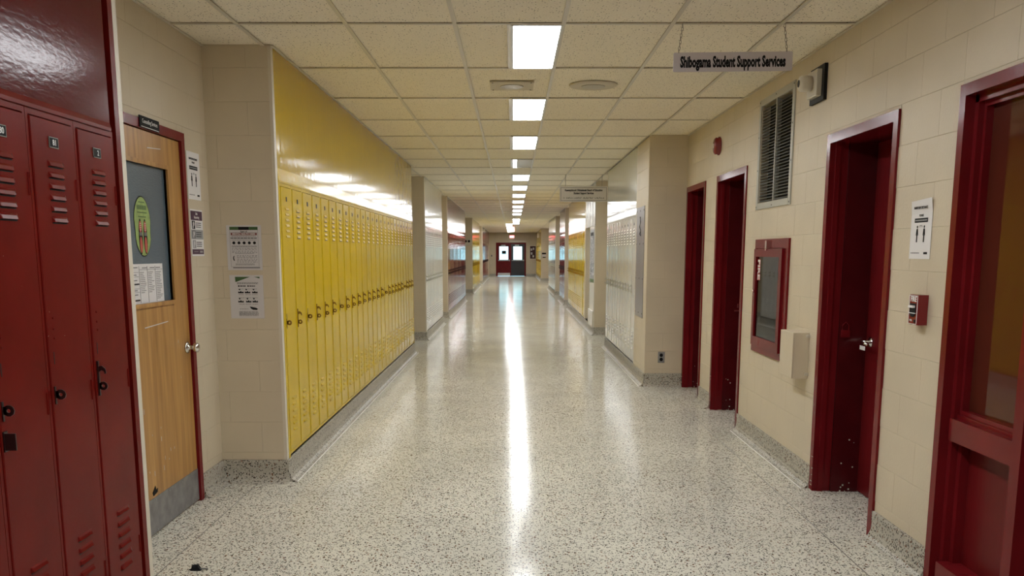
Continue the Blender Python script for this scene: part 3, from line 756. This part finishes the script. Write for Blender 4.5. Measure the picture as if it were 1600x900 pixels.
text('header_text', 'Safe\nReturning', .022, 'paper', t, 0, -.0024, .103, bold=.0003)
MB().box(-.1, .1, -.002, -.0012, -.038, .018).build('grey_band', 'midgrey', t)
for i, z in enumerate((.047, -.01, -.068)):
    MB().box(-.085, -.035, -.0028, -.002, z-.024, z+.024).build('picture', ('ink', 'greyink', 'midgrey')[i], t)
    mb = MB(); mb.prism([(-.06+.012*math.cos(q), z+.006+.014*math.sin(q)) for q in [2*PI*i2/10 for i2 in range(10)]], 'y', -.0034, -.0028); mb.box(-.075, -.062, -.0034, -.0028, z-.02, z-.004); mb.build('picture_detail', 'paperdim', t)
    mb = MB(); [dashes(mb, -.02, .07, z+.012-q*.012, .0045, -.0026, .016) for q in range(3)]; mb.build('caption', 'ink', t)
mb = MB(); dashes(mb, -.07, .0, -.113, .004, -.0026); mb.box(.03, .08, -.0026, -.002, -.119, -.107); mb.build('footer_text', 'midgrey', t)

# notices on the near column
t = thing('crisis_notice', 'Signs of Mental Health Crisis notice with green header on the near left pier', 'notice', (-1.716, 5.77-.0045, 1.54), FACE)
paper(t, .222, .283, 'paperdim', name='sleeve')
mb = MB(); [mb.box(a, b, -.002, -.0012, c, d) for a, b, c, d in ((-.09, -.089, -.12, .115), (.089, .09, -.12, .115), (-.09, .09, .0955, .0965), (-.09, .09, -.121, -.12))]; mb.build('border', 'greyink', t)
MB().box(-.09, -.033, -.002, -.0012, .112, .132).build('header', 'greenink', t); MB().box(.033, .09, -.002, -.0012, .112, .132).build('header', 'greenink', t)
MB().box(-.033, .033, -.002, -.0012, .112, .132).build('header_centre', 'ink', t)
text('heading', 'Signs of', .014, 'ink', t, 0, -.0022, .102, bold=.0002)
MB().box(-.083, .083, -.002, -.0012, .079, .094).build('title_bar', 'redink', t)
text('title', 'MENTAL HEALTH CRISIS', .0135, 'paper', t, 0, -.0026, .0865, bold=.0003, xs=1.0)
mb = MB(); dashes(mb, -.085, .085, .061, .005, -.002, .018, .15); mb.box(-.078, .095, -.002, -.0012, -.128, -.124)
for i in range(5): mb.cyl((-.066+i*.033, .031), .0095, 'y', -.002, -.0012, 12)
mb.prism([(-.071, -.052), (-.066, -.05), (-.069, -.06), (-.069, -.07), (-.064, -.08), (-.069, -.083), (-.075, -.072), (-.075, -.06)], 'y', -.002, -.0012)
mb.build('bold_print', 'ink', t)
mb = MB()
for z in (.072, .049, .012, .006): dashes(mb, -.08, .08, z, .003, -.002, .01)
for z in (-.003, -.010, -.021, -.030, -.05, -.057, -.064, -.075, -.082, -.09): dashes(mb, -.05 if z < -.04 else -.08, .08, z, .0028, -.002, .012, .6)
for z in (-.036, -.101, -.108): dashes(mb, -.06, .06, z, .003, -.002, .01)
mb.build('small_print', 'greyink', t, kind='stuff')
t = thing('mask_notice', 'white notice of small grey drawings with dark green triangle corners, below the crisis notice', 'notice', (-1.714, 5.77-.0045, 1.228), FACE)
paper(t, .216, .278, 'paperdim')
mb = MB(); mb.prism([(-.072, .128), (.025, .128), (-.07, .094)], 'y', -.002, -.0012); mb.prism([(.05, .128), (.086, .128), (.086, .117)], 'y', -.002, -.0012); mb.build('corner_triangles', 'greenink', t)
mb = MB()
for z in (.092, .087, .083): dashes(mb, -.06, .075, z, .0025, -.002, .01)
for z in (-.095, -.1, -.105, -.11, -.115, -.12): dashes(mb, -.055, .07, z, .0025, -.002, .02, .15)
for z in (.05, .014, -.006, -.047): [dashes(mb, cx-.018, cx+.018, z, .0025, -.002, .01) for cx in (-.035, .007, .05)]
dashes(mb, -.05, .005, -.078, .0025, -.002); mb.build('small_print', 'greyink', t, kind='stuff')
mb = MB()
for z, cs in ((.032, (-.038, .005, .052)), (-.027, (-.04, .01, .052))):
    for cx in cs:
        mb.prism([(cx-.018, z-.009), (cx+.018, z-.009), (cx+.016, z+.002), (cx+.006, z-.002), (cx, z+.006), (cx-.008, z-.001), (cx-.017, z+.003)], 'y', -.002, -.0012)
        mb.cyl((cx-.008, z+.015), .005, 'y', -.002, -.0012, 10)
for cx in (-.05, .01): mb.box(cx-.004, cx+.004, -.002, -.0012, .064, .074); dashes(mb, cx+.008, cx+.045, .069, .006, -.002, .02, .1)
mb.prism([(.015, -.062), (.035, -.066), (.055, -.07), (.068, -.078), (.06, -.084), (.035, -.083), (.022, -.075)], 'y', -.002, -.0012); mb.build('drawings', 'ink', t)

# ================================================================== RIGHT WALL
def recess_door(nm, a, b, label=None):
    """deep maroon-lined opening in the right wall between Y=a..b (a<b). local u = -Y"""
    d = obj(nm, None, kind='structure', loc=(XRR, b, 0), rot=(0, 0, RIGHTW)); w = b-a; h = 2.215
    f = MB(); fw = .055
    for x0, x1 in ((0, fw), (w-fw, w)): f.box(x0, x1, -.014, .16, 0, h)
    f.box(fw, w-fw, -.014, .16, h-fw, h)
    for x0, x1 in ((fw-.006, fw+.014), (w-fw-.014, w-fw+.006)): f.box(x0, x1, .02, .05, 0, h-fw+.006)
    f.build('door_frame', 'redtrim', d)
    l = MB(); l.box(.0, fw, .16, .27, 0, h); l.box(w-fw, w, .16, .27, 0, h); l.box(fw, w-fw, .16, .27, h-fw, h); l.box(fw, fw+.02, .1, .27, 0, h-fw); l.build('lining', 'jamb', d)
    lf = MB().box(fw+.002, w-fw-.002, .27, .31, .01, h-fw).build('door_leaf', 'leaf', d)
    mb = MB(); r = random.Random(int(a*100))
    for i in range(16):
        x = r.choice((-.001, fw-.002, fw+.012)); z = .4*r.uniform(.0, 1)**3; s = r.uniform(.003, .010)
        if x < 0: mb.box(r.uniform(0, .05), r.uniform(.05, .055), -.0152, -.013, z, z+s*.5)
        else:
            yy = r.uniform(.1, .24); mb.box(fw+.0195, fw+.0215, yy, yy+s, z, z+s)
    mb.build('paint_chips', 'chip', d)
    return d, lf, w
d2, lf, w3 = recess_door('door_2', 4.59, 5.60)
# handle and card on the third door, padlock staple on the lining
h = MB().lathe((.15, .965), [(.272, .032), (.262, .032), (.255, .014), (.21, .012)], 'y', 18); h.tube([(.15, .215, .965), (.185, .21, .965), (.25, .21, .962)], .010, 8)
h.build('door_handle', 'chrome', lf, smooth=True)
MB().box(.17, .25, .195, .197, .925, .95).build('paper_tag', 'paper', lf)
k = MB(); k.tube([(.0765+.006, .115, 1.03), (.0765+.006, .115, 1.065), (.0765+.006, .135, 1.085), (.0765+.006, .155, 1.065), (.0765+.006, .155, 1.03)], .004, 6); k.box(.076, .090, .108, .162, .99, 1.035); k.build('hasp', 'redtrim', d2)
d3, lf, _ = recess_door('door_3', 7.50, 8.58)
MB().box(.0755, .079, .205, .22, .99, 1.03).box(.0755, .0775, .18, .23, .955, .97).build('strike_plate', 'chrome', d3)
recess_door('door_4', 9.09, 10.04)
# near entrance with sidelight
d5 = obj('door_5', None, kind='structure', loc=(XRR, 3.97, 0), rot=(0, 0, RIGHTW)); w = 3.97-2.25; h = 2.215
f = MB(); fw = .05
def box3(mb, x0, x1, z0, z1): mb.box(x0, x1, -.014, .16, z0, z1)
f.box(0, fw, -.014, .16, 0, h); f.box(w-fw, w, -.014, .16, 0, h); f.box(fw, w-fw, -.014, .16, h-fw, h)
f.box(fw, fw+.03, .03, .16, 0, h-fw); f.box(fw, w-fw, .03, .16, h-fw-.03, h-fw)
f.build('door_frame', 'redtrim', d5)
sx1 = .60
MB().box(sx1, sx1+.065, .0, .16, 0, h-fw).build('mullion', 'redtrim', d5)
MB().box(fw+.03, sx1, .012, .16, .685, .785).box(fw+.03, sx1, .045, .16, .785, .80).build('rail', 'redtrim', d5)
MB().box(fw+.03, sx1, .0, .16, 0.0, .12).box(fw+.03, fw+.06, .06, .16, .12, .685).build('sill', 'redtrim', d5)
MB().box(fw+.03, sx1, .10, .12, .12, .685).build('infill_panel', 'leaf', d5)
s = MB()
for a in ((fw+.03, fw+.05, .80, h-fw-.03), (sx1-.02, sx1, .80, h-fw-.03), (fw+.05, sx1-.02, .80, .82), (fw+.05, sx1-.02, h-fw-.05, h-fw-.03)): s.box(a[0], a[1], .055, .085, a[2], a[3])
s.build('glazing_bead', 'redtrim', d5)
MB().box(fw+.03, sx1, .085, .092, .80, h-fw-.03).build('glass', 'darkglass', d5)
MB().box(sx1+.065, w-fw, .06, .105, .01, h-fw).build('door_leaf', 'leaf', d5)
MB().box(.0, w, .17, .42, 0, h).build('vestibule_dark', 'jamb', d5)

# hose cabinet
t = thing('hose_cabinet', 'maroon framed fire hose cabinet with glass front on the right wall', 'fire cabinet', (XRR, 7.12, .74), RIGHTW)
w, h = .86, .87
mb = MB()
for a in ((0, .035, 0, h), (w-.09, w, .0, h), (.035, w-.09, 0, .048), (.035, w-.09, h-.068, h)): mb.box(a[0], a[1], -.018, .0, a[2], a[3])
mb.build('frame', 'redtrim', t)
mb = MB(); x0, x1, z0, z1 = .038, w-.095, .052, h-.072
for a in ((x0, x0+.055, z0, z1), (x1-.065, x1, z0, z1), (x0+.055, x1-.065, z0, z0+.07), (x0+.055, x1-.065, z1-.06, z1)): mb.box(a[0], a[1], -.034, -.010, a[2], a[3])
dr = mb.build('door', 'redtrim', t)
MB().box(x0+.055, x1-.065, -.020, -.016, z0+.07, z1-.06).build('glass', 'pane', dr)
MB().box(.35, .39, -.040, -.016, h-.085, h-.012).build('latch', 'chrome', dr)
MB().lathe((.065, .47), [(-.034, .012), (-.042, .012), (-.046, .006)], 'y', 12).build('knob', 'chrome', dr, smooth=True)
text('lettering', 'FIRE', .085, 'stred', dr, .145, -.0208, .64, rot=-PI/2, bold=.007); text('lettering', 'FIRE', .085, 'paper', dr, .145, -.0214, .64, rot=-PI/2, bold=.002)
mb = MB(); mb.box(.065, w-.065, .17, .18, .065, h-.065); mb.box(.062, .07, 0, .18, .065, h-.065); mb.box(w-.07, w-.062, 0, .18, .065, h-.065); mb.box(.065, w-.065, 0, .18, .06, .068); mb.box(.065, w-.065, 0, .18, h-.068, h-.06)
mb.build('inner_box', 'cabglass', t)
for i in range(12):
    x = .33+i*.027; MB().prism([(x, .10), (x+.021, .09), (x+.021, .42+.014*i), (x+.006, .47+.014*i), (x, .42+.014*i)], 'y', .02, .10).build('hose_fold', 'hose', t)
MB().tube([(.24, .06, .75), (.245, .05, .5), (.23, .06, .3)], .008, 8).build('hose_strap', 'ink', t)
MB().lathe((.38, .09), [(.60, .010), (.66, .014), (.72, .02), (.74, .02)], 'z', 12).build('nozzle', 'chrome', t, smooth=True)

# cream box below it
t = thing('utility_box', 'small cream metal box on the wall below the hose cabinet', 'box', (XRR-.0035, 6.04, .695), RIGHTW)
MB().frust(0, .27, 0, .30, 0, -.100, .004).build('body', 'block', t)
MB().frust(.0, .27, .0, .30, -.100, -.105, .002).build('lid', 'block', t)
mb = MB()
for z in (.02, .27): mb.box(.271, .285, -.02, 0, z, z+.018)
mb.build('mounting_tab', 'cream', t)

# vent
t = thing('wall_vent', 'tall dark return air vent with horizontal slats high on the right wall', 'vent', (XRR, 7.185, 1.84), RIGHTW)
w, h = .88, .83
mb = MB()
for a in ((0, .05, 0, h), (w-.05, w, 0, h), (.05, w-.05, 0, .05), (.05, w-.05, h-.05, h)): mb.frust(a[0], a[1], a[2], a[3], 0, -.012, .003)
mb.build('frame', 'ventframe', t)
MB().box(w/2-.008, w/2+.008, -.006, .03, .05, h-.05).build('mullion', 'ventframe', t)
sm = MB().add([(-.19, -.002, 0), (.19, -.002, 0), (.19, .014, .012), (-.19, .014, .012), (-.19, -.002, .0018), (.19, -.002, .0018), (.19, .014, .0138), (-.19, .014, .0138)],
              [(0,1,2,3), (7,6,5,4), (0,4,5,1), (1,5,6,2), (2,6,7,3), (3,7,4,0)]).mesh('slat', 'slat')
for i in range(32):
    for x in (.05+.19, w-.05-.19): obj('slat', sm, t, loc=(x, 0, .056+i*.0222))
MB().box(.05, w-.05, .06, .065, .05, h-.05).build('duct', 'ventdark', t)
mb = MB()
for x in (.02, w/2, w-.02):
    for z in (.02, h-.02): mb.cyl((x, z), .006, 'y', -.014, -.01, 8)
for x in (.02, w-.02):
    for z in (.3, .55): mb.cyl((x, z), .006, 'y', -.014, -.01, 8)
mb.build('screws', 'blackmetal', t)

# siren, strobe
t = thing('alarm_siren', 'white round alarm horn on a square box with black back plate, high on right wall', 'alarm', (XRR-.0035, 5.99, 2.44), RIGHTW)
MB().box(.04, .30, -.02, 0, 0, .215).build('back_plate', 'black', t)
MB().frust(.08, .255, .03, .19, -.02, -.055, .006).build('housing', 'cream', t)
MB().lathe((.165, .115), [(-.055, .045), (-.085, .05), (-.115, .05), (-.128, .042), (-.134, .02)], 'y', 24).build('horn', 'cream', t, smooth=True)
MB().lathe((.165, .115), [(-.130, .024), (-.1355, .022), (-.1365, .004)], 'y', 16).build('horn_mouth', 'black', t)
t = thing('alarm_bell', 'small round dark red alarm on the right wall above the two far doors', 'alarm', (XRR-.0035, 8.56, 2.49), RIGHTW)
MB().lathe((0, 0), [(0, .085), (-.012, .085), (-.02, .075), (-.038, .078), (-.05, .065), (-.055, .02)], 'y', 24).build('bell', 'firered', t, smooth=True)
MB().lathe((0, 0), [(-.055, .022), (-.066, .018), (-.068, .005)], 'y', 12).build('lens', 'cream', t)

# fire pull station
t = thing('fire_alarm_pull', 'red fire alarm pull station with white FIRE lettering', 'fire alarm', (XRR-.0035, 4.235, 1.175), RIGHTW)
MB().frust(0, .092, 0, .14, 0, -.048, .004).build('body', 'firered', t)
mb = MB(); [mb.box(a[0], a[1], -.0495, -.047, a[2], a[3]) for a in ((.003, .0055, .004, .136), (.0865, .089, .004, .136), (.003, .089, .1345, .137), (.003, .089, .003, .0055))]; mb.build('border', 'paper', t)
text('lettering', 'FIRE', .034, 'paper', t, .046, -.0485, .119, bold=.001, xs=1.0)
mb = MB().box(.016, .076, -.051, -.046, .058, .100); mb.prism([(.016, .058), (.022, .044), (.034, .037), (.058, .037), (.070, .044), (.076, .058)], 'y', -.051, -.046); mb.build('recess', 'ink', t)
MB().box(.022, .070, -.062, -.048, .08, .09).build('handle', 'paper', t)
MB().box(.014, .078, -.0525, -.050, .053, .0565).build('rim', 'paper', t)
text('small_text', 'PULL', .012, 'paper', t, .03, -.0485, .02, bold=.0004)
MB().cyl((.072, .018), .008, 'y', -.052, -.046, 12).build('key_lock', 'black', t)

# outlet on the pier
t = thing('power_outlet', 'steel double power outlet low on the right pier', 'outlet', (1.686, 10.06-.0035, .335), FACE)
MB().frust(-.038, .038, -.062, .062, 0, -.006, .002).build('cover_plate', 'steel', t)
for z in (-.024, .024): MB().cyl((0, z), .02, 'y', -.009, -.004, 14).build('socket', 'black', t)
# grey metal panel on the pier
t = thing('metal_panel', 'grey metal cover panel with screws and scribble on the pier before the white lockers', 'panel', (XR-.0035, 10.90, .76), RIGHTW)
MB().frust(0, .62, 0, 1.275, 0, -.006, .002).build('sheet', 'greypanel', t)
mb = MB()
for z in (.05, .45, .85, 1.23):
    for x in (.04, .3, .58): mb.cyl((x, z), .009, 'y', -.009, -.005, 8)
mb.build('screws', 'blackmetal', t)
MB().tube([(.30, -.007, 1.16), (.33, -.007, 1.10), (.27, -.007, 1.05), (.36, -.007, 1.0), (.30, -.007, .96), (.38, -.007, .94), (.33, -.007, 1.02)], .006, 5).build('scribble', 'mark', t)

# ---- hanging signs
def chain(parent, x, z0, z1, y=0.0, sway=.0):
    mb = MB(); n = max(3, int((z1-z0)/.017)); r = .0055
    for i in range(n):
        zc = z0+(z1-z0)*(i+.5)/n; xc = x+sway*(i/n); L = (z1-z0)/n*.68; pts = []
        for q in range(8):
            a = 2*PI*q/8; p = r*math.cos(a), L*math.sin(a)
            pts.append((xc+p[0], y, zc+p[1]) if i % 2 else (xc, y+p[0], zc+p[1]))
        mb.tube(pts, .0014, 4, True)
    mb.build('chain', 'chain', parent)
t = thing('hanging_sign', 'grey hanging sign reading Shibogama Student Support Services', 'sign', (1.235, R0-.012, 2.515), 0)
n_ = 6
def rrect(w, h, r):
    p = []
    for cx, cz, a0 in ((w/2-r, h/2-r, 0), (-w/2+r, h/2-r, PI/2), (-w/2+r, -h/2+r, PI), (w/2-r, -h/2+r, 1.5*PI)):
        p += [(cx+r*math.cos(a0+PI/2*i/3), cz+r*math.sin(a0+PI/2*i/3)) for i in range(4)]
    return p
b_ = MB().prism([(x, z+.052+x*.011) for x, z in rrect(.668, .104, .008)], 'y', -.003, .003).build('board', 'signgrey', t)
lt = text('lettering', 'Shibogama Student Support Services', .080, 'ink', t, 0, -.0036, .050, bold=.0038, xs=.50); lt.rotation_euler = (0, -.011, 0)
chain(t, -.305, .098, .253, 0, .02); chain(t, .30, .105, .253, 0, -.02)
t = thing('hanging_sign', 'white hanging education board sign further down the hall', 'sign', (1.165, R0+8*RP-.012, 2.335), 0)
w, h = .79, .25
MB().prism([(x, z+h/2) for x, z in rrect(w, h, .012)], 'y', -.003, .003).build('board', 'signwhite', t)
mb = MB(); [mb.box(*q) for q in ((-w/2+.018, w/2-.018, -.0042, -.003, .018, .022), (-w/2+.018, w/2-.018, -.0042, -.003, h-.022, h-.018), (-w/2+.018, -w/2+.022, -.0042, -.003, .018, h-.018), (w/2-.022, w/2-.018, -.0042, -.003, .018, h-.018))]; mb.build('border', 'ink', t)
text('lettering', 'Keewaytinook Okimakanak Board of Education', .046, 'ink', t, 0, -.0036, .185, bold=.0022, xs=.70)
text('lettering', 'Student Support Services', .046, 'ink', t, 0, -.0036, .138, bold=.0022, xs=.70)
mb = MB(); r = random.Random(5); x = -.33
for wd in (1, 5, 6, 8, 7):
    for i in range(wd):
        g_ = r.randint(0, 3); s = .018
        if g_ == 0: mb.tube([(x, -.004, .05), (x+s/2, -.004, .075), (x+s, -.004, .05)], .0028, 4)
        elif g_ == 1: mb.tube([(x, -.004, .075), (x, -.004, .052), (x+s*.8, -.004, .052)], .0028, 4)
        elif g_ == 2: mb.tube([(x, -.004, .05), (x+s*.8, -.004, .062), (x, -.004, .075)], .0028, 4)
        else: mb.tube([(x, -.004, .05), (x+s*.3, -.004, .075), (x+s*.8, -.004, .07)], .0028, 4)
        x += .0215
    x += .022
mb.build('syllabics', 'ink', t, kind='stuff')
chain(t, -.30, h, CZ-2.335); chain(t, .30, h, CZ-2.335)

# ---- ceiling speakers
t = thing('ceiling_speaker', 'square plate ceiling speaker with round grille, left of the pair', 'speaker', (-.008, 7.10, CZ+.004), 0)
MB().box(-.165, .165, -.165, .165, -.010, 0).build('plate', 'speaker', t)
MB().lathe((0, 0), [(-.010, .09), (-.014, .088), (-.016, .02)], 'z', 28).build('grille', 'lampoff', t)
mb = MB(); [mb.cyl((sx*.145, sy*.145), .006, 'z', -.013, -.009, 8) for sx in (-1, 1) for sy in (-1, 1)]; mb.build('screws', 'blackmetal', t)
t = thing('ceiling_speaker', 'round ceiling speaker with round grille, right of the pair', 'speaker', (.615, 7.10, CZ+.004), 0)
MB().lathe((0, 0), [(0, .185), (-.008, .18), (-.012, .16), (-.010, .1)], 'z', 36).build('rim', 'speaker', t)
MB().lathe((0, 0), [(-.010, .092), (-.014, .09), (-.016, .02)], 'z', 28).build('grille', 'lampoff', t)

# ---- debris on the floor
t = thing('crumpled_leaf', 'small dark crumpled leaf-like scrap on the terrazzo floor near the maroon lockers', 'scrap', (-1.53, 4.10, 0), 0)
mb = MB(); n = 10
ring1 = [(.030*math.cos(2*PI*i/n)*(1+.3*math.sin(3*i)), .026*math.sin(2*PI*i/n)*(1+.3*math.cos(5*i)), 0) for i in range(n)]
ring2 = [(.015*math.cos(2*PI*i/n), .014*math.sin(2*PI*i/n), .018+.010*math.sin(2.3*i)) for i in range(n)]
mb.add(ring1+ring2+[(0, 0, .026)], [(i, (i+1) % n, n+(i+1) % n, n+i) for i in range(n)]+[(n+i, n+(i+1) % n, 2*n) for i in range(n)]+[tuple(range(n-1, -1, -1))])
mb.build('scrap', 'ink', t)
MB().tube([(.02, 0, .006), (.045, .006, .004), (.06, 0, .003)], .004, 5).build('stem', 'greyink', t)

# ================================================================== MIDDLE RIGHT: alcove with open cream door
MB().box(XR, XRR-.0, 16.44, 16.5, 0, CZ).build('pier', 'mortar', wall_right)
MB().box(XR+.0, XRR, 16.44, 18.6, 2.0, CZ).build('header_panel', 'creamdoor', wall_right)
mb = MB(); [mb.box(XR-.003, XR, y, y+.012, 2.0, CZ) for y in (17.0, 17.6, 18.1)]; mb.build('header_seam', 'greyink', wall_right)
MB().box(XR+.0, XRR, 18.6, 18.66, BASE, CZ).build('pier', 'block', wall_right)
t = thing('open_door', 'cream door standing open along the right wall, covered by a tall grey poster', 'door', (XR-.0, 17.42, 0), RIGHTW)
MB().frust(0, .96, .14, 1.99, .03, -.012, .003).build('leaf', 'creamdoor', t)
MB().frust(0, .96, .14, .44, -.012, -.035, .004).build('kick_rail', 'creamdoor', t)
pst = MB().box(.10, .92, -.0145, -.012, .96, 1.93).build('poster', 'midgrey', t)
mb = MB(); r = random.Random(9)
for i in range(70):
    x, z = r.uniform(.12, .88), r.uniform(1.08, 1.8); s = r.uniform(.008, .03); mb.box(x, min(x+s*1.6, .91), -.016, -.0145, z, z+s)
mb.build('poster_pattern', 'paper', pst)
mb = MB(); [mb.box(.2+i*.1, .27+i*.1, -.016, -.0145, 1.82, 1.88) for i in range(6)]
for i in range(25):
    x, z = r.uniform(.12, .86), r.uniform(1.0, 1.8); s = r.uniform(.01, .035); mb.box(x, x+s, -.0165, -.016, z, z+s*1.2)
mb.build('poster_print', 'ink', pst)
MB().box(.10, .92, -.016, -.0145, .96, 1.02).build('poster_footer', 'stgreend', pst)

# ================================================================== FAR END
d6 = obj('door_6', None, kind='structure', loc=(-1.09, Y1, 0), rot=(0, 0, 0))
w = 1.94
f = MB(); f.box(0, .09, -.02, .15, 0, dh); f.box(w-.09, w, -.02, .15, 0, dh); f.box(.09, w-.09, -.02, .15, dh-.09, dh); f.box(w/2-.04, w/2+.0, -.0, .15, 0, dh-.09)
f.build('door_frame', 'redtrim', d6)
for i, (x0, x1, wx0, wx1, m) in enumerate(((.09, .93, .215, .79, 'leaf'), (.97, 1.85, 1.12, 1.69, 'farblack'))):
    mb = MB()
    for r in cut([(x0, x1, .01, dh-.09)], (wx0, wx1, 1.05, 1.90)): mb.box(r[0], r[1], .03, .075, r[2], r[3])
    l = mb.build('door_leaf', m, d6, label='black painted leaf' if i else None)
    MB().box(wx0, wx1, .05, .054, 1.05, 1.90).build('window_glass', 'pane', l)
    MB().box(x0+.05, x1-.03, -.045, .0, .98, 1.03).box(x0+.06, x0+.1, .0, .03, .98, 1.03).box(x1-.08, x1-.04, 0, .03, .96, 1.06).build('push_bar', 'steel', l)
    MB().box(x0+.25, x0+.52, -.03, .03, 1.94, 2.0).build('door_closer', 'lampframe', l)
    if i == 0:
        MB().box(x0+.02, x1-.02, .02, .03, .01, .20).build('kick_plate', 'lampframe', l)
        MB().box(.38, .65, .04, .048, 1.42, 1.62).build('window_sign', 'ink', l)
t = thing('door_operator', 'long cream door operator box above the black far door leaf', 'door operator', (-.22, Y1, 2.145), 0)
MB().frust(0, 1.08, 0, .14, 0, -.13, .01).build('body', 'cream', t)
def exit_sign(loc, label, name='exit_sign', h=.19):
    t = thing(name, label, 'exit sign', loc, 0)
    MB().box(-.16, .16, -.03, .03, 0, h).build('housing', 'cream', t)
    MB().box(-.15, .15, -.032, -.03, .01, h-.01).build('face', 'exitface', t)
    text('lettering', 'EXIT', .16, 'exit', t, 0, -.0335, h/2, bold=.004, xs=.85); return t
exit_sign((-.06, Y1-.035, 2.42), 'dim red exit sign on the end wall over the double doors')
t = exit_sign((-.07, 44.0, 2.50), 'glowing red exit sign hanging from the ceiling before the far doors', h=.24)
MB().cyl((0, 0), .01, 'z', .24, .27, 8).build('stem', 'cream', t)
t = thing('notice_board', 'dark framed notice board on the end wall right of the doors', 'notice board', (1.07, Y1-.0, 1.08), 0)
MB().box(0, .45, -.03, 0, 0, .88).build('frame', 'trimcream', t); MB().box(.04, .41, -.034, -.03, .04, .84).build('board', 'board', t)
mb = MB(); [mb.box(x, x+.1, -.037, -.034, z, z+.14) for x, z in ((.08, .55), (.22, .6), (.1, .3), (.2, .12))]; mb.build('papers', 'paperdim', t)
t = thing('wall_switch', 'small dark switch on the end wall left of the doors', 'switch', (-1.37, Y1, 1.25), 0)
MB().frust(-.04, .04, 0, .11, 0, -.012, .003).build('plate', 'greyink', t); MB().box(-.012, .012, -.02, -.012, .04, .07).build('toggle', 'black', t)
# emergency light on the column face at 33 m, camera over the last left bank, small speaker right
t = thing('emergency_light', 'small cream emergency light with two dark lamp heads on a left pier', 'emergency light', (-1.68, 33.45-.004, 1.76), 0)
MB().frust(-.14, .14, 0, .26, 0, -.06, .006).build('box', 'cream', t)
for x in (-.06, .06): MB().lathe((x, .16), [(-.06, .035), (-.10, .045), (-.105, .03)], 'y', 12).build('lamp_head', 'black', t)
t = thing('security_camera', 'small dark security camera high on the left before the last maroon lockers', 'camera', (XL, 43.9, 2.52), LEFTW)
MB().box(-.04, .04, -.02, 0, -.04, .1).build('bracket', 'cream', t); MB().lathe((0, .05), [(-.02, .03), (-.10, .05), (-.16, .05), (-.17, .03)], 'y', 14).build('body', 'cream', t); MB().lathe((0, .05), [(-.17, .035), (-.19, .03)], 'y', 12).build('lens', 'black', t)
t = thing('wall_speaker', 'small cream box speaker high over the last yellow lockers on the right', 'speaker', (XR, 52.2, 2.35), RIGHTW)
MB().frust(-.13, .13, 0, .26, 0, -.09, .01).build('box', 'cream', t)
t = thing('wall_plaque', 'small dark plaque pair on the far right pier', 'plaque', (1.66, 48.0-.004, 1.25), 0)
MB().box(-.11, .11, -.012, 0, .17, .25).box(-.07, .09, -.012, 0, -.02, .03).build('plate', 'ink', t); MB().box(-.1, .1, -.012, 0, .05, .14).build('paper', 'paperdim', t)
t = thing('pier_notice', 'narrow white notice on the recess wall beyond the left white lockers', 'notice', (XLR+.0, 20.45, 1.3), LEFTW)
MB().box(-.12, .12, -.012, 0, -.25, .25).build('sheet', 'paper', t)
# snow outside
MB().box(-30, 30, Y1+.3, Y1+60, -.3, -.1).build('ground', 'snow', kind='structure')
